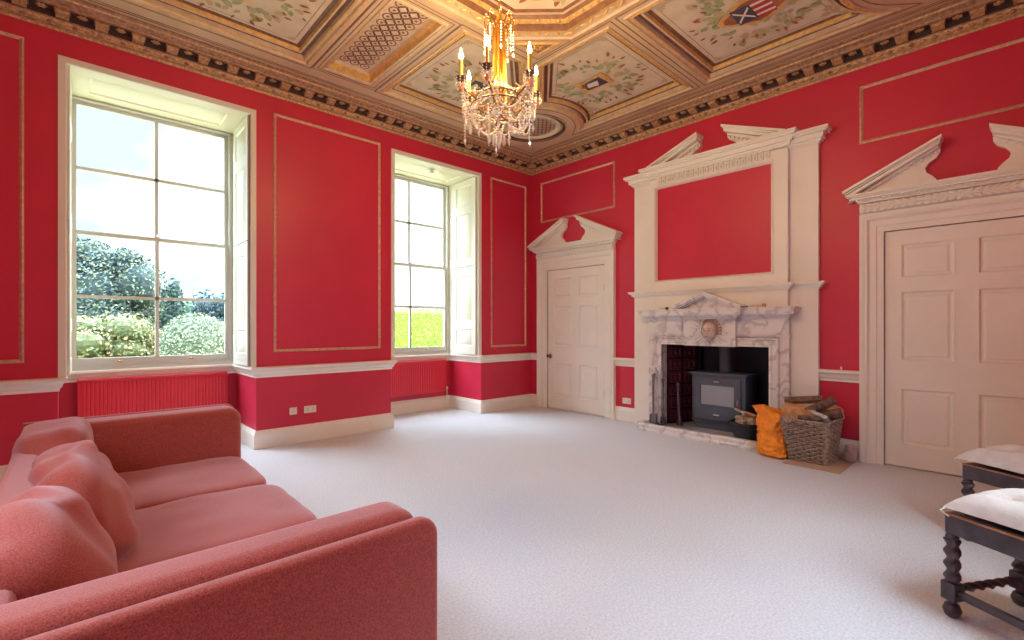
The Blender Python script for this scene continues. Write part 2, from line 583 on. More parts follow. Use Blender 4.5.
# ------------------------------------------------------------------ windows
def window(n, a, b):
    w_ = thing('window_%d' % n, None, None, ((a + b) / 2, D, ZS), kind='structure')
    # lining strip on the wall
    f = MB()
    f.sweep([(a, ZS + .005), (a, ZT), (b, ZT), (b, ZS + .005)][::-1], [(0, 0), (0, .012), (.052, .012), (.058, .006), (.058, -.02), (0, -.02)], WA, closed=False)
    f.build('architrave', SHUT, w_)
    # splayed reveals with shutters
    ia, ib = a + .085, b - .055
    zt2, zs2 = ZT - .04, ZS + .005
    for side, (o, i) in (('l', (a + .058, ia)), ('r', (b - .058, ib))):
        def mp(u, v, h, o=o, i=i, side=side):
            t = u / D
            x = o + (i - o) * t
            return (x + (h if side == 'l' else -h), u, v)
        l = MB()
        l.face(rect(0, zs2, D, zt2 + .04), mp, -.012)
        l.box((o - .04 if side == 'l' else o, .0, zs2), (o if side == 'l' else o + .04, .02, zt2))
        l.build('reveal_lining', SHUT, w_)
        s_ = MB()
        zm = 2.38
        u0, u1 = .06, .60
        for z0, z1, pans in ((zs2 + .01, zm, (( .13, .42), (.53, 1.30))), (zm + .012, zt2 - .012, ((.10, .88), (1.0, 1.34)))):
            H = z1 - z0
            for (q0, q1) in ((.05, .68),):
                panelled(s_, mp, q0, z0, q1, z1, [(q0 + .1, z0 + p0, q1 - .1, z0 + min(p1, H - .08)) for p0, p1 in pans], .02, t=.028, m=.03, sunk=.012)
        s_.build('shutter', SHUT, w_)
        p = MB()
        for z in (1.25, 2.1, 2.6, 3.5):
            c = mp(.70, z, .012)
            p.box((c[0] - .006, c[1] - .01, c[2] - .04), (c[0] + .006, c[1] + .01, c[2] + .04))
        p.build('shutter_hinge', SASH, w_)
    # soffit panel
    s_ = MB()
    panelled(s_, lambda u, v, h: (u, v, ZT - .03 - h), a + .05, .0, b - .05, D - .02, [(a + .22, .22, b - .22, D - .20)], .01, t=.02, m=.04, sunk=.010)
    s_.build('soffit_panel', SOFF, w_)
    # frame box
    y0 = D - .03
    f = MB()
    P = lambda u, v, h: (u, y0 - h, v)
    f.sweep(rect(a + .03, ZS, b - .03, ZT), [(0, -.12), (0, .0), (.05, .0), (.05, .012), (.062, .012), (.062, -.12)], P)
    f.box((a + .03, y0 - .02, ZS + .0), (b - .03, D + .1, ZS + .045))
    f.build('window_frame', SASH, w_)
    u0, u1 = a + .09, b - .09
    vb, vt = ZS + .045, ZT - .062
    vm = (vb + vt) / 2
    for nm, z0, z1, yy in (('lower_sash', vb, vm + .03, y0 + .005), ('upper_sash', vm - .01, vt, y0 + .05)):
        q = MB()
        Q = lambda u, v, h: (u, yy + .02 - h, v)
        bot = .085 if nm[0] == 'l' else .04
        top = .04
        st = .045
        q.prism(rect(u0, z0, u0 + st, z1), Q, -.02, .02)
        q.prism(rect(u1 - st, z0, u1, z1), Q, -.02, .02)
        q.prism(rect(u0 + st, z0, u1 - st, z0 + bot), Q, -.02, .02)
        q.prism(rect(u0 + st, z1 - top, u1 - st, z1), Q, -.02, .02)
        uc = (u0 + u1) / 2
        zc = (z0 + bot + z1 - top) / 2
        q.prism(rect(uc - .017, z0 + bot, uc + .017, z1 - top), Q, -.016, .018)
        q.prism(rect(u0 + st, zc - .017, u1 - st, zc + .017), Q, -.016, .018)
        so = q.build(nm, SASH, w_, smooth=0)
        MB().prism(rect(u0 + st, z0 + bot, u1 - st, z1 - top), Q, -.003, 0).build('glass_pane', GLASS, so, smooth=0)
        if nm[0] == 'l':
            for uu in (u0 + .4, u1 - .4):
                MB().ball((uu, yy - .01, z0 + .045), (.012, .014, .012)).box((uu - .02, yy - .006, z0 + .035), (uu + .02, yy + .001, z0 + .05)).build('sash_lift', BRASS, so)
            MB().box((uc - .03, yy + .005, z1), (uc + .03, yy + .035, z1 + .012)).ball((uc + .01, yy + .01, z1 + .025), .012).build('sash_fastener', STEEL, so)
    window_light(((a + b) / 2, D + .2, (ZS + ZT) / 2), (0, -1, 0), b - a, ZT - ZS)
    return w_


for i, (a, b) in enumerate(WIN): window(i + 1, a, b)
for n, (a, b) in enumerate(ADDED_WS):
    q = MB()
    Q = lambda u, v, h: (u, YS - .2 + h, v)
    q.sweep(rect(a, .95, b, 3.87), [(0, -.03), (0, .03), (.07, .03), (.07, -.03)], Q, closed_prof=True)
    for t in (.5,): q.prism(rect(a + (b - a) * t - .012, .95, a + (b - a) * t + .012, 3.87), Q, -.02, .02)
    for t in (.25, .5, .75): q.prism(rect(a, .95 + 2.92 * t - .012, b, .95 + 2.92 * t + .012), Q, -.02, .02)
    o = q.build('window_%d' % (n + 3), SASH, smooth=0)  # frame of the added, unseen south window
    tag(o, kind='structure')
    window_light(((a + b) / 2, YS - .32, 2.41), (0, 1, 0), b - a, 2.92)

q = MB()
Q = lambda u, v, h: (XW - .2 + h, u, v)
a, b = ADDED_WW
q.sweep(rect(a, .95, b, 3.87), [(0, -.03), (0, .03), (.07, .03), (.07, -.03)], Q, closed_prof=True)
q.prism(rect((a + b) / 2 - .017, .95, (a + b) / 2 + .017, 3.87), Q, -.02, .02)
for t in (.25, .5, .75): q.prism(rect(a, .95 + 2.92 * t - .017, b, .95 + 2.92 * t + .017), Q, -.02, .02)
tag(q.build('window_4', SASH, smooth=0), kind='structure')  # frame of the added, unseen west window
window_light((XW - .32, (a + b) / 2, 2.41), (1, 0, 0), b - a, 2.92)

# ------------------------------------------------------------------ radiators
def radiator(label, x0, x1, z0, z1, valve_x):
    t = thing('radiator', label, 'radiator', ((x0 + x1) / 2, D - .09, z0))
    y1 = D - .06
    m = MB()
    m.box((x0 + .02, y1, z0 + .01), (x1 - .02, y1 + .012, z1 - .01))
    n = int((x1 - x0 - .06) / .034)
    for i in range(n):
        xx = x0 + .03 + i * (x1 - x0 - .06) / n
        wd = (x1 - x0 - .06) / n
        m.prism([(xx + wd * .1, 0), (xx + wd * .25, .008), (xx + wd * .75, .008), (xx + wd * .9, 0)],
                lambda u, v, h: (u, y1 - .026 - v, h), z0 + .035, z1 - .045)
    m.box((x0 + .01, y1 - .026, z0), (x1 - .01, y1, z1 - .03))
    m.build('panel', RADRED, t)
    MB().rbox((x0, y1 - .05, z1 - .035), (x1, y1 + .02, z1), .006).build('top_grille', RADRED, t)
    for xx in (x0, x1 - .012): MB().rbox((xx, y1 - .048, z0), (xx + .012, y1 + .02, z1 - .02), .004).build('side_cover', RADRED, t)
    v = MB().tube([(valve_x, y1 - .02, .0), (valve_x, y1 - .02, z0 + .03), (valve_x - .03, y1 - .02, z0 + .03)], .008)
    v.lathe([(.012, 0), (.018, .005), (.018, .045), (.012, .055)], (valve_x, y1 - .02, z0 + .03), 12)
    v.build('valve_pipe', CREAM, t)


radiator('red ribbed panel radiator beneath the nearer, left-hand window', -5.98, -4.60, .30, .845, -4.575)
radiator('red panel radiator beneath the farther window with a pale valve pipe at its right', -2.60, -1.315, .29, .84, -1.285)

# ------------------------------------------------------------------ ceiling
XC, YC = -3.66, -3.33
def quad(poly, sx, sy):
    p = [(XC + sx * a, YC + sy * b) for a, b in poly]
    return p if sx * sy > 0 else p[::-1]
CIRC = (2.61, 2.28)
def arc(c, r, a0, a1, n=14): return [(c[0] + r * cos(R(a0 + (a1 - a0) * i / n)), c[1] + r * sin(R(a0 + (a1 - a0) * i / n))) for i in range(n + 1)]
def ccw(p):
    a = sum(p[i][0] * p[(i + 1) % len(p)][1] - p[(i + 1) % len(p)][0] * p[i][1] for i in range(len(p)))
    return p if a > 0 else p[::-1]
P2 = ccw([(.46, 2.75), (.46, 1.10), (1.27, 1.10)] + arc(CIRC, .7, 216, 138))
P3 = ccw([(3.16, .10)] + arc(CIRC, .7, 321.8, 233) + [(1.46, 1.02), (1.46, .10)])
LAT = rect(-.28, 1.14, .28, 2.70)
OCT = [(-1.30, .43), (-1.30, -.43), (-.81, -.90), (.81, -.90), (1.30, -.43), (1.30, .43), (.81, .90), (-.81, .90)]
TRI = [(1.30, .58), (1.30, .90), (.97, .90)]
coffers = []
for sx in (-1, 1):
    for sy in (-1, 1):
        coffers.append(('big', ccw(quad(P2, sx, sy)), (XC + sx * 1.30, YC + sy * 1.98)))
        coffers.append(('big', ccw(quad(P3, sx, sy)), (XC + sx * 2.32, YC + sy * .93)))
for sy in (-1, 1): coffers.append(('lat', ccw(quad(LAT, 1, sy)), (XC, YC + sy * 1.92)))
octp = ccw(quad(OCT, 1, 1))
circs = [[(XC + sx * 2.61 + .46 * cos(2 * pi * i / 40), YC + sy * 2.28 + .46 * sin(2 * pi * i / 40)) for i in range(40)] for sx in (-1, 1) for sy in (-1, 1)]
holes = [c[1] for c in coffers] + [octp] + circs
ce = MB()
ce.face(rect(XW, YS, 0, 0), CE, 0, holes)
ce.box((XW - .3, YS - .3, CZ + .30), (1.0, D + .1, CZ + .44))
ceiling = ce.build('ceiling', CEIL, smooth=0, recalc=False)
tag(ceiling, kind='structure')


def line(mb, poly, o0, o1):                                   # thin painted line on the flat ceiling
    mb.sweep(poly, [(o0, -.001), (o0, -.003), (o1, -.003), (o1, -.001)], CE)


def leafshape(mb, mp, c, ang, L, W, h):
    pts = []
    for i in range(9):
        t = i / 8
        pts.append((t * L, W * sin(pi * t ** .8)))
    poly = pts + [(x, -y_) for x, y_ in pts[-2:0:-1]]
    ca, sa = cos(ang), sin(ang)
    mb.face([(c[0] + x * ca - y_ * sa, c[1] + x * sa + y_ * ca) for x, y_ in poly], mp, h)


def inside(p, poly):
    r_ = False
    n = len(poly)
    for i in range(n):
        a, b = poly[i], poly[(i + 1) % n]
        if (a[1] > p[1]) != (b[1] > p[1]) and p[0] < (b[0] - a[0]) * (p[1] - a[1]) / (b[1] - a[1]) + a[0]: r_ = not r_
    return r_


HF = .085
prof_big = [(-.02, 0), (-.014, -.018), (0, -.018), (.008, .0), (.02, .006), (.032, -.006), (.048, .0), (.052, .045), (.085, .055), (.092, .035), (.112, .035), (.118, .075), (.15, .09), (.165, HF)]
lines = MB()
for kind, poly, c in coffers:
    sh = 3
    if kind == 'big':
        m = MB()
        segm = [0, 1, 0, 0, 1, 1, 0, 2, 2, 0, 1, 2, 0]
        for q in range(len(prof_big) - 1):
            m.mat(segm[q] if q < len(segm) else 0).sweep(poly, prof_big[q:q + 2], CE)
        m.build('coffer_moulding', [CEILM, CEILG, CEILD], ceiling, smooth=20)
        line(lines, poly, -.075, -.065)
        f = MB()
        # field = offset polygon
        g = MB().sweep(poly, [(.16, 0), (.165, 0)], XY)
        n = len(poly)
        fp = [(g.v[i * 2][0], g.v[i * 2][1]) for i in range(n)]
        f.face(fp, CE, HF - .002)
        rnd = random.Random(int(abs(c[0]) * 100 + abs(c[1]) * 10))
        f.mat(1)
        for i in range(90):
            a = 2 * pi * rnd.random()
            rr = .22 + .26 * rnd.random()
            if abs(sin(2 * a)) > .9: rr += .05
            p = (c[0] + rr * cos(a) * 1.05, c[1] + rr * sin(a) * .95)
            an = a + rnd.uniform(-1.2, 1.2)
            L = rnd.uniform(.08, .14)
            if inside(p, fp) and inside((p[0] + L * cos(an), p[1] + L * sin(an)), fp): leafshape(f.mat(1 if i % 3 else 3), CE, p, an, L, L * .28, HF - .004 - i * .00009)
        f.mat(2)
        for i in range(36):
            a = 2 * pi * i / 36 + rnd.uniform(-.06, .06)
            rr = .42 + .16 * rnd.random()
            p = (c[0] + rr * cos(a), c[1] + rr * sin(a))
            L = rnd.uniform(.06, .10)
            an = a + rnd.uniform(-.5, .5)
            if inside(p, fp) and inside((p[0] + L * cos(an), p[1] + L * sin(an)), fp): leafshape(f.mat(2), CE, p, an, L, L * .18, HF - .0125 - i * .0001)
        # corner sprigs
        f.mat(2)
        for i in range(n):
            p = Vector(fp[i])
            d = (Vector(c) - p)
            if d.length > .75:
                d.normalize()
                q = p + d * .06
                for s_ in (-.5, 0, .5): leafshape(f.mat(3), CE, q, math.atan2(d.y, d.x) + s_, .09, .02, HF - .005 - .0002 * (s_ + 1))
        # fine painted border line
        f.mat(2).sweep(poly, [(.20, HF - .004), (.206, HF - .004)], CE)
        # central badge: scrolled gilt cartouche round a shield
        S1 = abs(c[0] - XC) > 1.8
        M2 = lambda u, v: (c[0] + u * 1.35, c[1] + v * 1.35)
        oval = lambda a_, b_, n_=28: [M2(a_ * cos(2 * pi * i / n_) * (1 + .10 * cos(8 * pi * i / n_)), b_ * sin(2 * pi * i / n_) * (1 + .10 * cos(8 * pi * i / n_))) for i in range(n_)]
        if S1 and c[1] < YC:
            f.mat(4).prism(oval(.155, .225), CE, HF - 0.0180, HF - 0.0300)
            f.mat(2).face(oval(.125, .19), CE, HF - 0.0320)
            f.mat(5)
            f.face([M2(*p) for p in rect(-.10, -.12, .10, .0)], CE, HF - 0.0330)
            f.mat(6)
            for t in range(3): f.face([M2(*p) for p in rect(-.085 + t * .066, -.12, -.060 + t * .066, .0)], CE, HF - 0.0345)
            f.mat(7).face([M2(*p) for p in rect(-.10, .0, .10, .13)], CE, HF - 0.0330)
            f.mat(6)
            for s_ in (-1, 1): f.face([M2(*p) for p in [(-.08 * s_, .015), (-.055 * s_, .015), (.08 * s_, .12), (.055 * s_, .12)]], CE, HF - 0.0345)
        else:
            f.mat(4).prism([M2(*p) for p in [(-.10, -.15), (-.03, -.165), (.06, -.14), (.10, -.15), (.085, 0), (.10, .14), (.02, .165), (-.05, .14), (-.10, .15), (-.08, 0)]], CE, HF - 0.0180, HF - 0.0280)
            f.mat(7).face([M2(*p) for p in [(-.07, -.10), (.07, -.11), (.06, .11), (-.06, .10)]], CE, HF - 0.0300)
            f.mat(6).face([M2(*p) for p in [(-.03, -.06), (.045, -.02), (.02, .08), (-.04, .05)]], CE, HF - 0.0315)
            f.mat(2).face([M2(*p) for p in [(-.06, .06), (.02, .09), (-.02, .13)]], CE, HF - 0.0315)
        f.build('painted_panel', [FIELD, LEAFG, LEAFB, LEAFP, CEILG, HRED, HWHT, HDRK], ceiling, smooth=0, recalc=False)
    else:
        m = MB()
        pr = [(-.02, 0), (-.012, -.014), (0, -.014), (.01, .0), (.03, .0), (.034, .06), (.06, .07), (.07, .10), (.1, .105), (.11, .10)]
        sg = [0, 1, 0, 0, 1, 1, 0, 0, 0]
        for q in range(len(pr) - 1): m.mat(sg[q]).sweep(poly, pr[q:q + 2], CE)
        m.build('coffer_moulding', [CEILM, CEILG], ceiling, smooth=20)
        line(lines, poly, -.06, -.052)
        line(lines, poly, -.10, -.094)
        f = MB()
        us = [p[0] for p in poly]; vs = [p[1] for p in poly]
        u0, u1, v0, v1 = min(us) + .1, max(us) - .1, min(vs) + .1, max(vs) - .1
        f.face(rect(u0, v0, u1, v1), CE, .10)
        nu, nv = 3, 11
        du, dv = (u1 - u0) / nu, (v1 - v0) / nv
        f.mat(1)
        for i in range(nu * 2 - 1):
            for j in range(nv * 2 - 1):
                if (i + j) % 2: continue
                cu, cv = u0 + du * (i + 1) / 2, v0 + dv * (j + 1) / 2
                ring = [(cu + .47 * du * cos(2 * pi * q / 10), cv + .47 * dv * sin(2 * pi * q / 10)) for q in range(10)]
                f.sweep(ring, [(0, .097), (.014, .097)], CE)
                if i % 2 == 0: f.face([(cu + .016 * cos(2 * pi * q / 6), cv + .016 * sin(2 * pi * q / 6)) for q in range(6)], CE, .097)
        f.build('painted_lattice_panel', [FIELD, LATT], ceiling, smooth=0, recalc=False)

# octagon: carved gilt rim, painted centre
m = MB()
pr = [(-.04, 0), (-.03, -.03), (.0, -.035), (.02, -.02), (.07, -.015), (.12, -.02), (.13, -.04), (.16, -.045), (.18, .01), (.22, .03), (.24, .06), (.27, .06), (.28, .09)]
sg = [0, 1, 0, 2, 2, 1, 1, 3, 1, 3, 0, 3]
for q in range(len(pr) - 1): m.mat(sg[q]).sweep(octp, pr[q:q + 2], CE)
# scrolling relief leaves along the rim
m.mat(1)
for i in range(8):
    a, b = Vector(octp[i]), Vector(octp[(i + 1) % 8])
    L = (b - a).length
    d = (b - a) / L
    nn = Vector((-d.y, d.x))
    kk = max(2, int(L / .085))
    for j in range(kk):
        p = a + d * (L * (j + .5) / kk) + nn * .072
        ang = math.atan2(d.y, d.x) + (.7 if j % 2 else -.7)
        m.ball((p.x, p.y, CZ - .018), (.038, .016, .014), 8, 5, Matrix.Rotation(ang, 3, 'Z'))
        p2 = a + d * (L * (j + .5) / kk) + nn * .205
        m.ball((p2.x, p2.y, CZ + .018), (.026, .018, .016), 7, 4, Matrix.Rotation(ang, 3, 'Z'))
m.build('octagon_moulding', [CEILM, CEILG, CEIL, CEILD], ceiling, smooth=25)
f = MB()
g = MB().sweep(octp, [(.275, 0), (.28, 0)], XY)
fp = [(g.v[i * 2][0], g.v[i * 2][1]) for i in range(8)]
f.face(fp, CE, .088)
rnd = random.Random(5)
for i in range(130):
    a = 2 * pi * i / 65
    k_ = rnd.uniform(.45, 1.0)
    p = (XC + max(-.92, min(.92, 1.05 * cos(a))) * k_, YC + max(-.52, min(.52, .68 * sin(a))) * k_)
    leafshape(f.mat(1 + i % 3), CE, p, a + rnd.uniform(-2, 2), .11, .026, .086 - i * .0001)
f.build('painted_panel', [FIELD, LEAFG, LEAFB, LEAFP], ceiling, smooth=0, recalc=False)
# triangular gilt spandrels and square line round the octagon
m = MB()
for sx in (-1, 1):
    for sy in (-1, 1):
        t = ccw(quad(TRI, sx, sy))
        m.mat(0).sweep(t, [(0, 0), (.006, -.014), (.02, -.014), (.026, -.002)], CE)
        m.mat(1).face(t, CE, -.002)
        cx_, cy_ = sum(p[0] for p in t) / 3, sum(p[1] for p in t) / 3
        m.mat(0)
        for q in range(6): m.ball((cx_ + .035 * cos(q), cy_ + .035 * sin(q), CZ - .008), (.024, .012, .01), 6, 4, Matrix.Rotation(q, 3, 'Z'))
m.build('spandrel', [CEILG, CORN], ceiling)
# corner medallions
for cp, cc in zip(circs, [(sx, sy) for sx in (-1, 1) for sy in (-1, 1)]):
    cp = ccw(cp)
    m = MB()
    pr = [(-.05, 0), (-.045, -.012), (-.03, -.012), (-.02, 0), (0, 0), (.006, .03), (.03, .035), (.035, .012), (.055, .0), (.08, .0), (.095, .015), (.10, .03)]
    sg = [2, 0, 2, 0, 2, 0, 2, 3, 3, 3, 0]
    for q in range(len(pr) - 1): m.mat(sg[q]).sweep(cp, pr[q:q + 2], CE)
    m.build('medallion_moulding', [CEILM, CEILG, CEILD, FIELD], ceiling, smooth=25)
    f = MB()
    c = (XC + cc[0] * 2.61, YC + cc[1] * 2.28)
    f.face([(c[0] + .362 * cos(2 * pi * i / 40), c[1] + .362 * sin(2 * pi * i / 40)) for i in range(40)], CE, .029)
    f.mat(1)
    for i in range(-8, 9):
        for j in range(-8, 9):
            if (i + j) % 2: continue
            u, v = c[0] + i * .042, c[1] + j * .042
            if math.hypot(u - c[0], v - c[1]) < .31: f.sweep([(u + .038 * cos(2 * pi * q / 8), v + .038 * sin(2 * pi * q / 8)) for q in range(8)], [(0, .026), (.013, .026)], CE)
    f.build('painted_medallion', [FIELD, LATT], ceiling, smooth=0, recalc=False)
line(lines, rect(XW + .31, YS + .31, -.31, -.31), 0, .010)
line(lines, rect(XW + .345, YS + .345, -.345, -.345), 0, .006)
line(lines, ccw(quad(rect(-1.36, -.96, 1.36, .96), 1, 1)), 0, .008)
lines.build('painted_lines', CEILD, ceiling, smooth=0)

# cornice, one run per wall, mitred
CP = [(0, 4.085), (.012, 4.085), (.016, 4.10), (.03, 4.105), (.035, 4.12), (.06, 4.135), (.072, 4.155), (.072, 4.165), (.082, 4.165), (.082, 4.215), (.175, 4.218), (.175, 4.236), (.185, 4.24), (.19, 4.255), (.225, 4.275), (.235, 4.29), (.262, 4.297), (.262, 4.312)]
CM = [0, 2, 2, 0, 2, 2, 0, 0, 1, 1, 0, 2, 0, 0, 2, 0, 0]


def cornice(name, p0, p1, along, outward):
    """p0->p1 wall corners; mitred at both"""
    m = MB()
    p0, p1 = Vector(p0), Vector(p1)
    d = (p1 - p0).normalized()
    nn = Vector(outward)
    vs = []
    for o, h in CP:
        a = p0 + d * o + nn * o
        b = p1 - d * o + nn * o
        vs.append(((a.x, a.y, h), (b.x, b.y, h)))
    for i in range(len(vs) - 1):
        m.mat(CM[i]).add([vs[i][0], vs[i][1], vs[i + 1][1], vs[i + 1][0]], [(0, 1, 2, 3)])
    L = (p1 - p0).length
    ang = math.atan2(d.y, d.x)
    M = Matrix.Translation((p0.x, p0.y, 0)) @ Matrix.Rotation(ang, 4, 'Z')
    sg = 1 if (M.to_3x3() @ Vector((0, 1, 0))).xy.dot(nn) > 0 else -1
    n = int((L - .3) / .262)
    st = (L - .3) / n
    for i in range(n + 1):
        t = .15 + i * st
        # scrolled modillion bracket
        m.mat(2).prism([(.08, 4.170), (.115, 4.172), (.155, 4.186), (.168, 4.19), (.168, 4.214), (.08, 4.214)], lambda u, v, h: M @ Vector((h, sg * u, v)), t - .045, t + .045)
        m.mat(0).box((t - .055, sg * .08, 4.205), (t + .055, sg * .172, 4.217), M)
        if i < n:
            c = M @ Vector((t + st / 2, sg * .128, 4.213))
            m.mat(2).ball(c, (.03, .03, .014), 8, 4)
            for q in range(6): m.ball((c.x + .028 * cos(q * pi / 3), c.y + .028 * sin(q * pi / 3), c.z), (.012, .012, .008), 6, 3)
    # egg and leaf enrichment below
    n = int(L / .085)
    for i in range(n):
        c = M @ Vector(((i + .5) * L / n, sg * .052, 4.134))
        m.mat(2 if i % 2 else 0).ball(c, (.026, .026, .016), 6, 4)
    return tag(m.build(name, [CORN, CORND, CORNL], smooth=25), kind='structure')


cornice('trim_10', (0, 0), (XW, 0), None, (0, -1))
cornice('trim_11', (0, YS), (0, 0), None, (-1, 0))
cornice('trim_12', (XW, YS), (0, YS), None, (0, 1))
cornice('trim_13', (XW, 0), (XW, YS), None, (1, 0))


# ------------------------------------------------------------------ pediments, door cases
def stack(mb, mp, yc, hw, layers):
    for z0, z1, p, ex in layers: mb.prism(rect(yc - hw - ex, z0, yc + hw + ex, z1), mp, 0, p)


def broken_pediment(mb, mp, yc, hw, zb, za, gap, pj, t, back=0):
    for s_ in (-1, 1):
        A, P = Vector((yc + s_ * hw, zb)), Vector((yc + s_ * gap, za))
        for d0, d1, pr, ex in ((0, .26 * t, pj, 0), (.26 * t, .40 * t, pj * .90, .008), (.40 * t, .72 * t, pj * .80, .016), (.72 * t, t, pj * .45, .03)):
            poly = [(A.x - s_ * ex * 2, A.y - d0), (P.x + s_ * ex, P.y - d0), (P.x + s_ * ex, P.y - d1), (A.x - s_ * ex * 2, A.y - d1)]
            mb.prism(poly, mp, back, pr)
        z0 = zb - t
        H = za - t - z0
        pts = [(A.x - s_ * .02, z0)]
        pts += [(P.x + s_ * .02, za - t + .01)]
        for dx, f in ((.02, .92), (.045, .80), (.10, .70), (.13, .58), (.12, .46), (.08, .36), (.05, .26), (.045, .14), (.02, .08), (.02, 0)):
            pts.append((P.x + s_ * dx, z0 + H * f))
        mb.prism(pts, mp, back, pj * .28)
        # small dentils beneath the rake
        n = int(abs(A.x - P.x) / .05)
        for i in range(1, n):
            q = A.lerp(P, i / n)
            mb.prism(rect(q.x - .011, q.y - t - .018, q.x + .011, q.y - t + .004), mp, pj * .27, pj * .42)


def leaf_frieze(mb, mp, yc, hw, z0, z1, p):
    """pulvinated frieze carved with overlapping laurel"""
    zc, r = (z0 + z1) / 2, (z1 - z0) / 2
    prof = [(zc + r * cos(a), p * .35 + p * .65 * sin(a)) for a in [pi * i / 8 for i in range(9)]]
    poly = [(z, h) for z, h in prof] + [(z0, 0), (z1, 0)]
    mb.prism([(z, h) for z, h in poly], lambda u, v, h: mp(h, u, v), yc - hw, yc + hw)
    n = int(2 * hw / .055)
    for i in range(n):
        y_ = yc - hw + (i + .5) * 2 * hw / n
        sd = 1 if y_ < yc else -1
        for row, ang in ((-.5, .6), (.0, 0), (.5, -.6)):
            a = pi / 2 + row
            c = mp(y_, zc + r * cos(a) * 1.0 if row else zc, p * .35 + p * .65 * sin(a) + .004)
            mb.ball(c, (.010, .034, .014), 6, 4, Matrix.Rotation(-sd * ang, 3, 'X'))


def doorcase(n, yc, tail):
    d = thing('door_%d' % n, None, None, (0, yc, 0), kind='structure')
    lf = MB()
    a, b = yc - DH + .004, yc + DH - .004
    cols = [(a + .125, yc - .075), (yc + .075, b - .125)]
    rows = [(.22, .79), (1.06, 1.75), (1.88, 2.22)]
    pans = [(c0, r0, c1, r1) for c0, c1 in cols for r0, r1 in rows]
    panelled(lf, WB, a, .012, b, DT - .006, pans, -.012, t=.045, m=.055, sunk=.018)
    leaf = lf.build('door_leaf', CREAM, d)
    f = MB()
    ow = .195
    # moulded architrave, three fasciae
    pts = [(yc - DH, 0), (yc - DH, DT), (yc + DH, DT), (yc + DH, 0)]
    f.sweep(pts, [(0, -.06), (0, .018), (.012, .022), (.055, .022), (.060, .032), (.115, .034), (.122, .046), (.135, .058), (.150, .050), (.165, .060), (ow, .062), (ow, 0)][::1], WB, closed=False)
    f.prism(rect(yc - DH - .01, 0, yc - DH, DT), WB, -.1, 0).prism(rect(yc + DH, 0, yc + DH + .01, DT), WB, -.1, 0)
    f.build('architrave', CREAM, d)
    ohw = DH + ow
    g = MB()
    leaf_frieze(g, WB, yc, ohw - .005, 2.555, 2.665, .085)
    g.build('laurel_frieze', CREAM, d)
    h = MB()
    stack(h, WB, yc, ohw, [(2.665, 2.685, .075, .01), (2.70, 2.722, .12, .06), (2.722, 2.735, .14, .08), (2.735, 2.758, .155, .10)])
    h.prism(rect(yc - ohw - .03, 2.683, yc + ohw + .03, 2.702), WB, 0, .08)
    q = int((2 * ohw + .08) / .045)
    for i in range(q):
        yy = yc - ohw - .035 + (i + .5) * (2 * ohw + .07) / q
        h.prism(rect(yy - .011, 2.684, yy + .011, 2.701), WB, .079, .10)
    broken_pediment(h, WB, yc, ohw + .125, 2.80, 3.175, .125 if n == 1 else .155, .17, .10)
    h.build('broken_pediment', CREAM, d)
    return d, leaf


d1, leaf1 = doorcase(1, DOORS[0], 0)
MB().box((-.012, -.465, .86), (.012, -.435, .93)).tube([(-.0, -.45, .9), (-.05, -.45, .9)], .008).ball((-.062, -.45, .9), (.02, .028, .028), 12, 8).tube([(-.03, -.45, .9), (-.035, -.52, .9)], .007).build('door_knob', BRONZE, leaf1)
MB().box((-.004, -1.565, 1.95), (.012, -1.55, 2.05)).box((-.004, -1.565, .3), (.012, -1.55, .4)).build('door_hinge', CREAM, leaf1)
d2, leaf2 = doorcase(2, DOORS[1], 0)
MB().ball((-.05, DOORS[1] - DH + .07, .95), (.022, .03, .03), 12, 8).tube([(.012, DOORS[1] - DH + .07, .95), (-.05, DOORS[1] - DH + .07, .95)], .009).build('door_knob', BRONZE, leaf2)

# ------------------------------------------------------------------ overmantel
YF = -3.30
ov = thing('overmantel', 'tall cream overmantel with red centre panel and broken pediment above the fireplace', 'overmantel', (0, YF, 0))
o = MB()
HWO, HWI = 1.155, .87
for s_ in (-1, 1):      # outer flanks full height
    o.prism(rect(*((YF + HWI - .02, 0, YF + HWO, 3.42) if s_ > 0 else (YF - HWO, 0, YF - HWI + .02, 3.42))), WB, 0, .055)
o.build('outer_pilasters', CREAM, ov)
o = MB()
PU0, PU1, PV0, PV1 = YF - .70, YF + .76, 2.035, 3.325
PU0, PU1 = -3.985, -2.53
o.face(rect(YF - HWI, 1.60, YF + HWI, 3.42), WB, .115, [rect(PU0 - .035, PV0 - .035, PU1 + .035, 3.325)])
o.sweep(rect(YF - HWI, 1.60, YF + HWI, 3.42), [(0, 0), (0, .115)], WB)
o.sweep(rect(PU0 - .035, PV0 - .035, PU1 + .035, 3.325), [(0, .115), (.004, .128), (.014, .13), (.022, .115), (.03, .100), (.036, .075)], WB)
for s_ in (-1, 1):      # fireplace jamb backing below the ledge
    o.prism(rect(*((YF + .80, 0, YF + HWI, 1.61) if s_ > 0 else (YF - HWI, 0, YF - .80, 1.61))), WB, 0, .085)
o.build('inner_frame', CREAM, ov)
MB().face(rect(PU0 - .01, PV0 - .01, PU1 + .01, 3.31), WB, .078).build('red_panel', RED, ov, smooth=0)
o = MB()
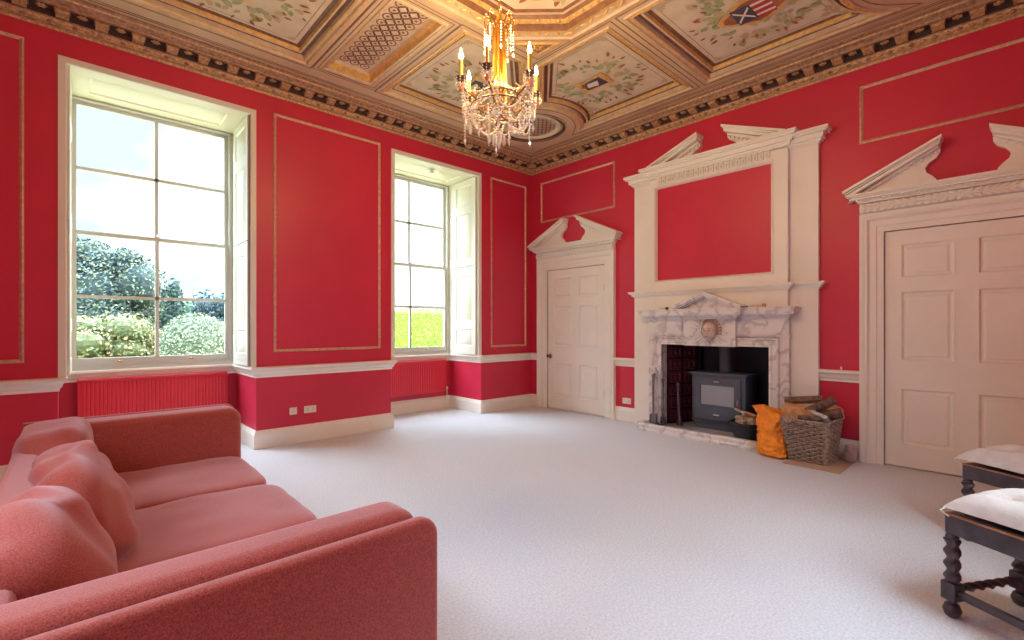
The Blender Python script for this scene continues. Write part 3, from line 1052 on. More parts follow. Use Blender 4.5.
# Greek-style fret band
Y0_, Y1_ = -3.985, -2.55
o.prism(rect(Y0_ - .01, 3.328, Y1_ + .01, 3.450), WB, .11, .122)
n = 22
for i in range(n):
    u = Y0_ + (i + .0) * (Y1_ - Y0_) / n
    wd = (Y1_ - Y0_) / n
    o.prism(rect(u, 3.425, u + wd * .8, 3.437), WB, .122, .146)
    o.prism(rect(u, 3.342, u + wd * .15, 3.430), WB, .122, .146)
    o.prism(rect(u + wd * .15, 3.342, u + wd * .62, 3.354), WB, .122, .146)
    o.prism(rect(u + wd * .48, 3.354, u + wd * .64, 3.398), WB, .122, .146)
    o.ball(WB(u + wd * .35, 3.405, .125), (.012, .016, .014), 6, 4)
o.build('fret_frieze', CREAM, ov)
o = MB()
def crown(mb, hw, z0, back, s):
    for a_, b_, p in ((0, .022, .015), (.022, .045, .035), (.045, .10, .06), (.10, .118, .095), (.118, .15, .115)):
        mb.prism(rect(YF - hw - p, z0 + a_, YF + hw + p, z0 + b_), WB, 0, back + p)
crown(o, HWO, 3.40, .055, 1)
crown(o, HWI, 3.435, .115, 1)
broken_pediment(o, WB, YF + .0, HWI + .0, 3.60, 3.875, .155, .21, .11)
o.build('broken_pediment', CREAM, ov)
o = MB()
for hw, back in ((HWO, .055), (HWI, .115)):
    for a_, b_, p in ((1.815, 1.83, .012), (1.83, 1.855, .03), (1.855, 1.87, .05), (1.87, 1.892, .068)):
        o.prism(rect(YF - hw - p, a_, YF + hw + p, b_), WB, 0, back + p)
o.build('ledge', CREAM, ov)

# ------------------------------------------------------------------ fireplace
fp_ = thing('fireplace', 'pale veined marble fireplace with carved sunburst head and small pediment', 'fireplace', (-.1, YF, 0))
o = MB()
JH = .16
for s_ in (-1, 1):
    e0, e1 = (FY1, YF + .885) if s_ > 0 else (YF - .885, FY0)
    o.prism(rect(e0, .07, e1, 1.29), WB, .0, .12)
o.prism(rect(FY0, FZ, FY1, 1.29), WB, .0, .12)
o.build('surround', MARB, fp_)
o = MB()
o.sweep([(FY0, .07), (FY0, FZ), (FY1, FZ), (FY1, .07)], [(0, .10), (0, .142), (.025, .146), (.030, .134), (.075, .134), (.08, .15), (.095, .158), (.105, .15), (.11, .12)], WB, closed=False)
o.build('moulded_architrave', MARB, fp_)
o = MB()
o.prism(rect(YF - .885, 1.29, YF + .885, 1.50), WB, 0, .135)
for s_ in (-1, 1):   # raised side tablets
    c = YF + s_ * .62
    o.prism(rect(c - .24, 1.315, c + .24, 1.47), WB, .135, .148)
o.prism(rect(YF - .90, 1.285, YF + .90, 1.302), WB, 0, .15)
o.build('frieze', MARB, fp_)
o = MB()
o.prism(rect(YF - .325, 1.155, YF + .325, 1.50), WB, 0, .20)
tab = o.build('centre_tablet', MARB, fp_)
# sunburst rays on the tablet
o = MB()
for i in range(26):
    a = 2 * pi * i / 26
    L = .26 if i % 2 else .21
    r0 = .085
    ca, sa = cos(a), sin(a)
    p = [(r0 * ca - .012 * sa, r0 * sa + .012 * ca), (min(L, .145 / max(abs(sa), .01)) * ca, min(L, .145 / max(abs(sa), .01)) * sa), (r0 * ca + .012 * sa, r0 * sa - .012 * ca)]
    o.prism([(YF + u, 1.33 + v) for u, v in p], WB, .198, .222)
o.build('sunburst', MARB, tab)
# carved head
o = MB()
hc = Vector((-.235, YF - .03, 1.335))
HS = 1.3
bm = bmesh.new()
bmesh.ops.create_uvsphere(bm, u_segments=32, v_segments=24, radius=1)
for v in bm.verts:
    x, y_, z = v.co
    fx = -x
    px_, py_, pz_ = x * .075, y_ * .066, z * .092
    if z < 0: py_ *= 1 - .32 * (-z) ** 1.5; px_ *= 1 - .10 * (-z)
    if fx > 0:
        # nose, brow, eye sockets, mouth, chin
        g = lambda cy_, cz_, sy_, sz_: math.exp(-((y_ - cy_) / sy_) ** 2 - ((z - cz_) / sz_) ** 2)
        px_ -= .026 * g(0, -.12, .13, .16) + .012 * g(0, .12, .10, .18)
        px_ += .013 * (g(.34, .12, .16, .10) + g(-.34, .12, .16, .10))
        px_ -= .006 * (g(.32, .28, .25, .07) + g(-.32, .28, .25, .07))
        px_ -= .008 * g(0, -.46, .22, .05) + .008 * g(0, -.57, .18, .05) - .006 * g(0, -.515, .2, .03)
        px_ -= .010 * g(0, -.8, .2, .12)
        px_ -= .004 * (g(.34, .10, .10, .05) + g(-.34, .10, .10, .05))
    v.co = hc + Vector((px_, py_, pz_)) * HS
bm.verts.index_update()
o.add([v.co.copy() for v in bm.verts], [[v.index for v in f.verts] for f in bm.faces])
bm.free()
head = o.build('carved_head', MARBB, tab, smooth=80)
o = MB()
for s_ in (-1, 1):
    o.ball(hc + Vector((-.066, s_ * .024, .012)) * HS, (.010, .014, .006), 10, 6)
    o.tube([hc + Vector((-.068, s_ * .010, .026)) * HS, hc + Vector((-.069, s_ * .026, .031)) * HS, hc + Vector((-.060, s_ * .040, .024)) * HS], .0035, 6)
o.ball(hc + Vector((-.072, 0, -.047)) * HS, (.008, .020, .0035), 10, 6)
o.build('carved_features', mat('incision_shade_marble', (.25, .15, .12), .5), head)  # dark colour paints the shade of the carved eyes, brows and mouth
o = MB()
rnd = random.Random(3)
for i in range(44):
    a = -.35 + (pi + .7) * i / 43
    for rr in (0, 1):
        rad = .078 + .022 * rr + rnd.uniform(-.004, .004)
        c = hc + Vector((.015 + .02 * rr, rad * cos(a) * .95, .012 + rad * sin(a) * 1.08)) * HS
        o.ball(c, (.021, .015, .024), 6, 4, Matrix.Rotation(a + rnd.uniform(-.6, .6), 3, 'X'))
o.build('carved_hair', mat('hair_shade_marble', (.40, .25, .19), .45), tab)  # darker than the head: shading of the carved hair put into the colour
o = MB()
def shelf(mb, hw, back):
    for a_, b_, p in ((1.49, 1.51, .02), (1.51, 1.535, .045), (1.535, 1.55, .09), (1.55, 1.60, .105), (1.60, 1.622, .12)):
        mb.prism(rect(YF - hw - p, a_, YF + hw + p, b_), WB, 0, back + p)
shelf(o, .865, .14)
shelf(o, .335, .235)
o.build('mantel_shelf', MARB, fp_)
o = MB()
hw = .455
for s_ in (-1, 1):
    A, P = Vector((YF + s_ * hw, 1.622)), Vector((YF, 1.83))
    for d0, d1, pr in ((0, .022, .355), (.022, .05, .335), (.05, .07, .30)):
        o.prism([(A.x, A.y + .02 - d0 if d0 == 0 else A.y), (P.x, P.y - d0), (P.x, P.y - d1), (A.x - s_ * d1 * 2.0, A.y)], WB, 0, pr)
o.prism([(YF - hw + .09, 1.62), (YF + hw - .09, 1.62), (YF, 1.79)], WB, 0, .26)
o.build('small_pediment', MARB, fp_)
# firebox lining
o = MB()
zb = 1.30
o.box((.62, FY0 - .0, .06), (.66, FY1, zb))
o.prism([(.0, FY0), (.62, FY0), (.62, FY0 + .12), (.0, FY0 + .012)], lambda u, v, h: (u, v, h), .06, 1.16)
o.box((.0, FY0, 1.155), (.62, FY1, 1.17))
o.build('firebox_lining', SOOT, fp_, smooth=0)
o = MB()
q0, q1 = Vector((.0, FY1 - .012)), Vector((.50, FY1 - .22))
dd = (q1 - q0)
L = dd.length
dd /= L
nn = Vector((-dd.y, dd.x)) * -1
if nn.y > 0: nn = -nn
PM = lambda u, v, h: (q0.x + dd.x * u + nn.x * h, q0.y + dd.y * u + nn.y * h, v)
o.prism(rect(0, .06, L, 1.155), PM, -.01, .0)
o.mat(1)
for i in range(2):
    for j in range(6):
        u, v = .035 + i * .245, .10 + j * .175
        o.sweep(rect(u, v, u + .20, v + .145), [(0, 0), (.006, .014), (.03, .014), (.04, .004)], PM)
        o.lathe([(.04, 0), (.034, .012), (.015, .02), (.001, .022)], PM(u + .10, v + .072, .002), 10, Matrix.Rotation(math.atan2(nn.y, nn.x), 3, 'Z') @ Matrix.Rotation(pi / 2, 3, 'Y'))
o.build('embossed_side_panel', [TILE, TILE2], fp_)
o = MB().box((.50, FY1 - .235, .06), (.62, FY1, 1.155)).build('side_return', SOOT, fp_, smooth=0)
# hearth
he = thing('hearth', 'low hearth of grey stone inside a rounded pale marble kerb', 'hearth', (-.2, YF, 0))
MB().box((-.34, YF - .95, .0), (0, YF + .90, .062)).box((0, FY0 + .0, .0), (.62, FY1, .062)).build('hearth_slab', SLATE, he, smooth=0)
o = MB()
path = [(-.025, YF + .915), (-.30, YF + .915), (-.375, YF + .86), (-.375, YF - .86), (-.30, YF - .955), (-.025, YF - .955)]
o.sweep(path, [(-.025, .0), (-.030, .03), (-.022, .045), (-.026, .06), (-.028, .085), (-.018, .10), (.02, .105), (.045, .10), (.05, .062)], XY, closed=False)
o.build('marble_kerb', MARB, he)

# stove
st = thing('wood_stove', 'black cast iron wood-burning stove with glass door standing in the fireplace', 'stove', (.2, YF, .062))
sx0, sx1, sy0, sy1 = .05, .42, YF - .345, YF + .345
o = MB().rbox((sx0 + .01, sy0, .14), (sx1, sy1, .775), .012)
o.rbox((sx0 + .03, sy0 + .03, .10), (sx1, sy1 - .03, .15), .008)
body = o.build('body', IRON, st)
MB().rbox((sx0 - .02, sy0 - .025, .775), (sx1 + .01, sy1 + .025, .80), .008).rbox((sx0, sy0 - .01, .76), (sx1, sy1 + .01, .777), .005).build('top_plate', IRON, st)
MB().box((sx0 + .03, sy0 + .04, .062), (sx0 + .08, sy1 - .04, .105)).box((sx1 - .06, sy0 + .04, .062), (sx1 - .02, sy1 - .04, .105)).build('plinth', IRON, st)
SF = lambda u, v, h: (sx0 + .01 - h, u, v)
o = MB()
panelled_rect = rect(sy0 + .05, .20, sy1 - .05, .73)
gr = rect(sy0 + .115, .37, sy1 - .115, .655)
o.face(panelled_rect, SF, .03, [gr])
o.sweep(panelled_rect, [(0, 0), (0, .025), (.005, .03)], SF)
o.sweep(gr, [(0, .03), (.006, .034), (.012, .03), (.016, .014)], SF)
o.prism(rect(sy0 + .05, .20, sy1 - .05, .225), SF, .03, .036)
sd = o.build('stove_door', IRON, st)
MB().face(gr, SF, .015).build('glass', SGLASS, sd, smooth=0)
MB().tube([SF(sy0 + .07, .50, .03), SF(sy0 + .07, .50, .06), SF(sy0 + .07, .42, .07)], .008).build('door_handle', STEEL, sd)
MB().tube([SF(YF - .03, .69, .04), SF(YF + .03, .69, .04)], .008).rbox(SF(YF - .035, .682, .03), SF(YF + .035, .70, .045), .003).build('air_slider', STEEL, st)
MB().rbox(SF(YF - .04, .255, .03), SF(YF + .04, .275, .05), .004).build('ash_door_knob', STEEL, st)
MB().lathe([(.105, .80), (.105, .815), (.085, .82), (.085, 1.155)], (.24, YF - .03, 0), 28).build('flue_pipe', IRON2, st)

# companion set and loose tools
def tool(kind, label, x, y_, z0, z1, lean=(0, 0), m=TSTEEL, grp=None):
    t = thing(kind, label, 'fireside tool', (x, y_, z0), grp, world=False)
    H = z1 - z0
    top = Vector((lean[0], lean[1], H))
    MB().tube([(0, 0, .10), top * .86], .009, 8).ball(top * .5, (.010, .010, .014), 8, 6).build('shaft', m, t)
    hb = MB().tube([top * .84, top * .96], [.012, .013], 10).ball(top * .985, (.022, .022, .026), 10, 8).ball(top * .85, .013, 8, 6)
    hb.build('handle', m, t)
    e = MB()
    if kind == 'fire_shovel':
        e.box((-.008, -.045, 0), (.0, .045, .13)).box((-.03, -.048, 0), (.0, -.042, .12)).box((-.03, .042, 0), (.0, .048, .12))
        e.build('pan', m, t)
    elif kind == 'fire_poker':
        e.tube([(0, 0, .11), (0, 0, .03), (0, 0, 0)], [.0065, .006, .002]).tube([(0, 0, .05), (0, .03, .03), (0, .035, .015)], [.006, .005, .002])
        e.build('hook', m, t)
    elif kind == 'fire_tongs':
        for s_ in (-1, 1): e.tube([(0, 0, .24), (0, s_ * .02, .18), (0, s_ * .016, .05), (0, s_ * .005, 0)], .005)
        e.build('jaws', m, t)
    else:
        e.lathe([(.03, 0), (.04, .01), (.034, .08), (.018, .11), (.01, .13)], n=14)
        e.build('bristles', DSTEEL, t)
    return t


cs = thing('companion_stand', 'upright steel stand for fire tools at the left jamb of the fireplace', 'fire tool stand', (-.20, -2.60, .062))
MB().lathe([(.075, .062), (.075, .075), (.03, .085), (.012, .10)], (-.20, -2.60, 0), 20).build('base', DSTEEL, cs)
MB().tube([(-.20, -2.60, .09), (-.20, -2.60, .80)], .011, 10).ball((-.20, -2.60, .45), (.016, .016, .03), 8, 6).build('pole', STEEL, cs)
MB().tube([(-.26, -2.60, .70), (-.20, -2.60, .715), (-.14, -2.60, .70)], .006).tube([(-.20, -2.66, .70), (-.20, -2.60, .715), (-.20, -2.54, .70)], .006).build('hook_ring', STEEL, cs)
MB().tube([(-.20, -2.60 + .03 * sin(a), .83 + .03 * cos(a)) for a in [2 * pi * i / 16 for i in range(17)]], .006).build('loop_handle', STEEL, cs)
tool('fire_poker', 'steel fire poker hanging leftmost on the stand by the hearth', -.19, -2.52, .10, .74)
tool('fire_shovel', 'steel hearth shovel hanging on the front of the tool stand', -.275, -2.585, .10, .76)
tool('fire_tongs', 'steel fire tongs hanging just right of the tool stand pole', -.20, -2.68, .09, .78)
tool('hearth_brush', 'dark bristled hearth brush with steel handle at the right of the tool stand', -.13, -2.64, .085, .68, m=DSTEEL)
tool('fire_poker', 'thin poker leaning on the embossed panel, left of the short pair', .10, -2.74, .062, .60, (.03, .03))
tool('hearth_brush', 'shorter chrome-handled hearth brush standing by the embossed panel near the stove', .02, -2.80, .062, .62, (.03, .04))

# black pot of kindling
pt = thing('black_pot', 'black flared metal pot on the hearth at the right of the stove', 'pot', (-.20, -3.77, .062))
o = MB().lathe([(.13, .062), (.14, .07), (.170, .20), (.19, .262), (.205, .27), (.20, .282), (.185, .272), (.165, .20), (.14, .09), (.001, .085)], (-.20, -3.77, 0), 28, caps=False)
o.lathe([(.13, .062), (.001, .062)], (-.20, -3.77, 0), 28, caps=False)
o.build('bowl', BLACKP, pt)
for s_ in (-1, 1):
    MB().tube([(-.20, -3.77 + s_ * .197, .25), (-.20, -3.77 + s_ * .225, .265), (-.20 + .02, -3.77 + s_ * .225, .235), (-.18, -3.77 + s_ * .19, .225)], .006).build('handle', BLACKP, pt)
rnd = random.Random(11)
for i in range(9):
    a = rnd.uniform(0, 2 * pi)
    L = rnd.uniform(.14, .24)
    M = Matrix.Translation((-.20 + rnd.uniform(-.10, .06), -3.77 + rnd.uniform(-.08, .08), .27 + .014 * i)) @ Matrix.Rotation(a, 4, 'Z') @ Matrix.Rotation(rnd.uniform(-.9, -.1), 4, 'Y')
    o = MB().rbox((-L / 2, -.016, -.011), (L / 2, .016, .011), .004, 1, M).build('kindling_stick', WOOD if i % 3 else HWHT)
    tag(o, 'split kindling stick heaped in the black pot', 'kindling', 'kindling sticks in the black pot')
for i in range(5):
    a = i * 1.3
    o = MB()
    M = Matrix.Translation((-.20 + .085 * cos(a), -3.77 + .10 * sin(a), .285 + .012 * (i % 2)))
    o.soft((-.045, -.05, -.03), (.045, .05, .03), e=3, n=6, wr=.03, ws=28, seed=i * 3)
    o.v = [tuple(M @ Vector(v)) for v in o.v]
    tag(o.build('paper_ball', PAPER, smooth=15), 'crumpled ball of newspaper in the black pot', 'paper', 'crumpled newspaper in the black pot')

# orange bag
o = MB()
bc = Vector((-.50, -4.14, 0))
n, kk = 60, 44
vs, fs = [], []
for j in range(kk + 1):
    t = j / kk
    z = .50 * t
    wy = .155 * (1 - .0 * t) * (min(1, (t * 9 + .15)) ** .4) * (1 - .12 * sin(pi * t))
    wx = .105 * (min(1, (t * 9 + .15)) ** .4) * (1 - .55 * t ** 2)
    for i in range(n):
        a = 2 * pi * i / n
        cx_, cy_ = abs(cos(a)) ** .8 * (1 if cos(a) > 0 else -1), abs(sin(a)) ** .8 * (1 if sin(a) > 0 else -1)
        p = Vector((wx * cx_, wy * cy_, z + (.03 * cy_ + .02 * sin(3 * a)) * t ** 3))
        q = p * 9
        dsp = .034 * noise.noise(q + Vector((3, 1, 7))) + .026 * abs(noise.noise(q * 1.9)) + .018 * noise.noise(q * 3.4) + .010 * sin(a * 11 + 3 * noise.noise(q * .8)) * t
        p += Vector((cos(a), sin(a), 0)) * dsp
        p.z = max(.004, p.z)
        vs.append(bc + Vector((p.x + .07 * t * t, p.y - .015 * t + .05 * t * t, p.z)))
for j in range(kk):
    for i in range(n): fs.append((j * n + i, j * n + (i + 1) % n, (j + 1) * n + (i + 1) % n, (j + 1) * n + i))
fs += [tuple(range(n))[::-1], tuple(kk * n + i for i in range(n))]
o.add(vs, fs)
tag(o.build('plastic_bag', BAG, smooth=60), 'crumpled bright orange plastic bag between the black pot and the log basket', 'bag')

# basket of logs
bk = thing('log_basket', 'square tapered grey wicker log basket standing right of the fireplace', 'basket', (-.31, -4.49, .012))
B0 = (-.515, -4.635, -.13, -4.315)     # x0,y0,x1,y1 bottom
B1 = (-.60, -4.685, -.13, -4.255)
def bpt(s_, t, z):                       # side s_, t 0..1 along, z 0..1
    lerp = lambda a, b: a + (b - a) * z
    x0, y0, x1, y1 = [lerp(a, b) for a, b in zip(B0, B1)]
    c = [(x0, y1), (x0, y0), (x1, y0), (x1, y1)]
    a, b = c[s_], c[(s_ + 1) % 4]
    return Vector((a[0] + (b[0] - a[0]) * t, a[1] + (b[1] - a[1]) * t, .014 + .415 * z))
inner = MB()
ps0 = [bpt(s_, 0, 0) for s_ in range(4)]
ps1 = [bpt(s_, 0, 1) for s_ in range(4)]
inner.add(ps0 + ps1, [(0, 1, 2, 3)] + [(i, (i + 1) % 4, 4 + (i + 1) % 4, 4 + i) for i in range(4)])
inner.build('basket_lining', BARK, bk, smooth=0)
weave = MB()
ns = 7
rows_ = 20
for r_ in range(rows_):
    z = (r_ + .5) / rows_
    pts = []
    for s_ in range(4):
        nrm_ = [Vector((-1, 0, 0)), Vector((0, -1, 0)), Vector((1, 0, 0)), Vector((0, 1, 0))][s_]
        for i in range(ns * 2):
            t = i / (ns * 2)
            off = .014 * cos(pi * (t * ns) + pi * (r_ % 2))
            pts.append(bpt(s_, t, z) + nrm_ * (.006 + off))
    pts.append(pts[0])
    weave.tube(pts, .0105, 6, caps=False)
weave.build('wicker_weave', WICK, bk)
stk = MB()
for s_ in range(4):
    for i in range(ns):
        t = (i + .5) / ns
        nrm_ = [Vector((-1, 0, 0)), Vector((0, -1, 0)), Vector((1, 0, 0)), Vector((0, 1, 0))][s_]
        stk.tube([bpt(s_, t, 0) + nrm_ * .006, bpt(s_, t, 1.02) + nrm_ * .006], .006, 5)
    stk.tube([bpt(s_, 0, 0), bpt(s_, 0, 1.02)], .013, 7)
stk.build('basket_stakes', WICK, bk)
rim = MB()
pts = []
for s_ in range(4):
    for i in range(24): pts.append((bpt(s_, i / 24, 1.02), s_))
for ph in (0, 2.1, 4.2):
    rim.tube([p + Vector((0, 0, .009 * sin(i * 1.0 + ph))) + Vector((.009 * cos(i * 1.0 + ph), .009 * cos(i * 1.0 + ph), 0)) for i, (p, s_) in enumerate(pts + pts[:1])], .010, 6, caps=False)
rim.build('braided_rim', WICK, bk)


def log(label, c, d, L, r, split=False, roll=0):
    c, d = Vector(c), Vector(d).normalized()
    rot = d.to_track_quat('X', 'Z').to_matrix().to_4x4() @ Matrix.Rotation(roll, 4, 'X')
    M = Matrix.Translation(c) @ rot
    o = MB()
    n = 14
    if split:   # quarter log: bark arc + two cleft faces
        ang = [pi * .1 + pi * .8 * i / 7 for i in range(8)]
        sec = [(r * cos(a), r * sin(a) * .8) for a in ang] + [(0, -r * .35)]
        k_ = len(sec)
        vs = [M @ Vector((x, a * (1 + .05 * noise.noise(Vector((x * 20, a * 30, L)))), b)) for x in (-L / 2, -L / 6, L / 6, L / 2) for a, b in sec]
        for s3 in range(3):
            for i in range(k_):
                o.mat(0 if i < 7 else 1).add([vs[s3 * k_ + i], vs[s3 * k_ + (i + 1) % k_], vs[(s3 + 1) * k_ + (i + 1) % k_], vs[(s3 + 1) * k_ + i]], [(0, 1, 2, 3)])
        o.mat(1).add(vs[:k_], [tuple(range(k_))]).add(vs[-k_:], [tuple(range(k_))])
    else:
        xs = [-L / 2, -L / 4, 0, L / 4, L / 2]
        vs = []
        for x in xs:
            for i in range(n):
                a = 2 * pi * i / n
                rr = r * (1 + .10 * noise.noise(Vector((x * 12, cos(a) * 2, sin(a) * 2 + L))))
                vs.append(M @ Vector((x, rr * cos(a), rr * sin(a))))
        for s3 in range(4):
            o.mat(0).add(vs[s3 * n:(s3 + 2) * n], [(i, (i + 1) % n, n + (i + 1) % n, n + i) for i in range(n)])
        o.mat(1).add(vs[:n], [tuple(range(n))]).add(vs[-n:], [tuple(range(n))])
    return tag(o.build('firewood_log', [BARK, WOOD], smooth=40), label, 'firewood')


log('dark flat-topped log lying highest at the back left of the basket', (-.30, -4.38, .60), (.15, -1, .14), .34, .07, True, 0)
log('pale orange split log lying lengthways at the left of the basket', (-.46, -4.38, .515), (.10, -1, -.04), .30, .10, True, -2.2)
log('round bark-covered log slanting across the top of the basket', (-.38, -4.55, .575), (.50, -1, .62), .30, .045)
log('small round branch lying at the front rim of the basket', (-.53, -4.50, .465), (.1, -1, .05), .20, .03)
log('split log at the right rear corner of the basket', (-.24, -4.61, .51), (.9, -.6, .05), .28, .085, True, -2.2)
log('short split log buried in the middle of the basket', (-.36, -4.44, .44), (.4, -1, -.1), .32, .09, True, -1.8)
log('brown round log at the right of the basket heap', (-.34, -4.64, .50), (.2, -1, .28), .20, .05)
o = MB()
M = Matrix.Translation((-.50, -4.60, .475)) @ Matrix.Rotation(-.25, 4, 'Z') @ Matrix.Rotation(.75, 4, 'Y') @ Matrix.Rotation(.3, 4, 'X')
o.rbox((-.07, -.085, -.018), (.07, .085, .018), .006, 2, M)
tag(o.build('folded_newspaper', PAPER), 'folded newspaper wedged at the front right of the log basket', 'newspaper')
tag(MB().rbox((-.70, -4.80, 0), (-.12, -4.30, .011), .004, 2).build('board', BOARD), 'thin warm-coloured board on the carpet under the log basket', 'board')
o = MB().soft((-.05, -.05, -.085), (.05, .05, .085), e=3.5, n=7, wr=.02, ws=20)
o.v = [tuple(Vector(v) + Vector((-.17, -4.775, .098))) for v in o.v]
tag(o.build('paper_bag', mat('pinkish_paper', (.50, .32, .27), .8, bump=.4, bscale=30), smooth=25), 'small pinkish crumpled paper bag tucked behind the log basket', 'paper bag')

# small things on the mantel
t = thing('trinket_box', 'tiny white trinket box with a dark end on the left of the mantelpiece', 'ornament', (-.17, -2.665, 1.622))
MB().rbox((-.19, -2.70, 1.622), (-.15, -2.61, 1.652), .006).build('box', HWHT, t)
MB().rbox((-.188, -2.735, 1.622), (-.152, -2.702, 1.658), .008).build('dark_end', DARK, t)
t = thing('mantel_block', 'small pale block with brown end on the right of the mantelpiece', 'ornament', (-.17, -3.92, 1.622))
MB().rbox((-.19, -3.92, 1.622), (-.16, -3.79, 1.655), .004).build('block', MARBB, t)
MB().rbox((-.195, -3.955, 1.622), (-.155, -3.922, 1.665), .004).build('brown_end', WOOD, t)

# sockets
def socket(label, x=None, y_=None, z=.385, wide=True, loc='A'):
    wd = .146 if wide else .086
    mp = WA if loc == 'A' else WB
    c = x if loc == 'A' else y_
    t = thing('wall_socket', label, 'socket', mp(c, z, 0))
    a, b = mp(c - wd / 2, z - .043, .0), mp(c + wd / 2, z + .043, .010)
    MB().rbox(a, b, .004).build('face_plate', PLASTIC, t)
    s_ = MB()
    for dx in ((-.036, .036) if wide else (0,)):
        for ox, oz in ((0, .014), (-.011, -.008), (.011, -.008)):
            s_.box(mp(c + dx + ox - .003, z + oz - .004, .0095), mp(c + dx + ox + .003, z + oz + .004, .0108))
    s_.build('pin_holes', DARK, t)
    s_ = MB()
    for dx in ((-.012, .012) if wide else (.022,)):
        s_.rbox(mp(c + dx - .006, z + .018, .009), mp(c + dx + .006, z + .034, .014), .002)
    s_.build('switch', HRED if False else PLASTIC, t)


socket('single cream wall socket, left of the pair between the windows', x=-4.07, wide=False)
socket('double cream wall socket, right of the pair between the windows', x=-3.87)
socket('double cream wall socket between the far door and the fireplace', y_=-1.98, z=.30, loc='B')
# sensor in the far window soffit
t = thing('ceiling_sensor', 'small grey round detector on the soffit of the farther window', 'detector', (-1.93, .27, ZT - .04))
MB().lathe([(.055, ZT - .065), (.055, ZT - .04)], (-1.93, .27, 0), 20).build('base', STEEL, t)
MB().lathe([(.012, ZT - .105), (.032, ZT - .095), (.040, ZT - .065)], (-1.93, .27, 0), 20).build('dome', HWHT, t)
t = thing('brass_knob', 'tiny pale knob standing on the dado rail between fireplace and near door', 'knob', (-.05, -4.665, .935))
MB().lathe([(.008, .935), (.004, .945), (.010, .955), (.008, .97), (.001, .975)], (-.05, -4.665, 0), 12).build('stem', CREAM, t)

# ================================================================== SOFA
so = thing('sofa', 'large coral-red fabric sofa with low back in the near left corner', 'sofa', (-5.7, -3.1, 0))
SX0, SX1 = -6.27, -5.13
YN, YFAR = -4.64, -1.45
ZA = .76
def rounded_slab(mb, x0, x1, y0, y1, z0, z1, rc, re):
    """upright slab in the x-z plane with a rounded top front corner and soft edges"""
    pts = [(x0, z0), (x1, z0)]
    for i in range(11):
        a = pi / 2 * i / 10
        pts.append((x1 - rc + rc * cos(a), z1 - rc + rc * sin(a)))
    pts.append((x0, z1))
    k_ = 7
    q = [(re * (1 - sin(pi / 2 * t / k_)), y0 + re * (1 - cos(pi / 2 * t / k_))) for t in range(k_ + 1)]
    prof = q + [(a, y0 + y1 - b) for a, b in q[::-1]]
    M_ = lambda u, v, h: (u, h, v)
    mb.sweep(pts, prof, M_)
    n = len(pts)
    kk_ = len(prof)
    ring0 = [mb.v[-n * kk_ + i * kk_] for i in range(n)]
    ring1 = [mb.v[-n * kk_ + i * kk_ + kk_ - 1] for i in range(n)]
    mb.add(ring0, [tuple(range(n))])
    mb.add(ring1, [tuple(range(n))])


o = MB()
rounded_slab(o, SX0, SX1, YN, YN + .055, .10, ZA, .07, .022)
o.build('outer_arm', FABRIC, so, smooth=60)
o = MB()
rounded_slab(o, SX0 + .03, SX1 - .03, YN + .060, YN + .235, .12, ZA + .02, .09, .05)
o.build('arm_pad', FABRIC, so, smooth=60)
o = MB()
rounded_slab(o, SX0, SX1 + .10, YFAR - .055, YFAR, .10, ZA, .07, .022)
o.build('outer_arm', FABRIC, so, smooth=60)
o = MB()
rounded_slab(o, SX0 + .03, SX1 + .09, YFAR - .31, YFAR - .06, .12, ZA + .0, .09, .05)
o.build('arm_pad', FABRIC, so, smooth=60)
MB().rbox((SX0, YN + .05, .10), (SX0 + .12, YFAR - .05, ZA - .005), .035, 4).build('back_frame', FABRIC, so, smooth=60)
MB().rbox((SX0 + .1, YN + .23, .10), (SX1 + .0, YFAR - .30, .265), .02, 3).build('seat_base', FABRIC, so, smooth=60)
ys = [YN + .235, -3.52, -2.64, YFAR - .31]
for i in range(3):
    o = MB().soft((SX0 + .12, ys[i] + .004, .255), (SX1 + .06, ys[i + 1] - .004, .405), e=8, n=18, crown=.16, wr=.010, ws=5, seed=i * 5)
    o.build('seat_cushion', FABRIC, so, smooth=80)
for x, y_ in ((SX0 + .08, YN + .08), (SX1 - .08, YN + .08), (SX0 + .08, YFAR - .08), (SX1 - .08, YFAR - .08)):
    MB().lathe([(.018, 0), (.028, .10)], (x, y_, 0), 14).build('leg', OAK, so)
CG = 'loose back cushions along the sofa'
for i, (yc, zc, tl, lab) in enumerate(((-3.90, .61, .36, 'plump coral sofa back cushion, nearest to the camera'),
                                    (-3.06, .59, .36, 'wrinkled coral sofa back cushion, the middle one of three'),
                                    (-2.26, .595, .22, 'coral sofa back cushion, farthest, beside the far arm'))):
    M = Matrix.Rotation(-tl, 4, 'Y') @ Matrix.Rotation(pi / 2, 4, 'Y')
    M = Matrix.Rotation(-tl + pi / 2, 4, 'Y') @ Matrix.Rotation((-.06, .05, .08)[i], 4, 'Z')
    o = MB().soft((-.255, -.405, -.13), (.255, .405, .13), e=3.6, n=20, crown=.15, wr=.045, ws=5.5, seed=i * 7 + 2, M=M)
    # piping seam along the edge
    o.v = [(v[0] + (-6.10, -6.0, -6.08)[i], v[1] + yc, v[2] + zc) for v in o.v]
    c_ = o.build('back_cushion', FABRIC, smooth=80)
    tag(c_, lab, 'cushion', CG)

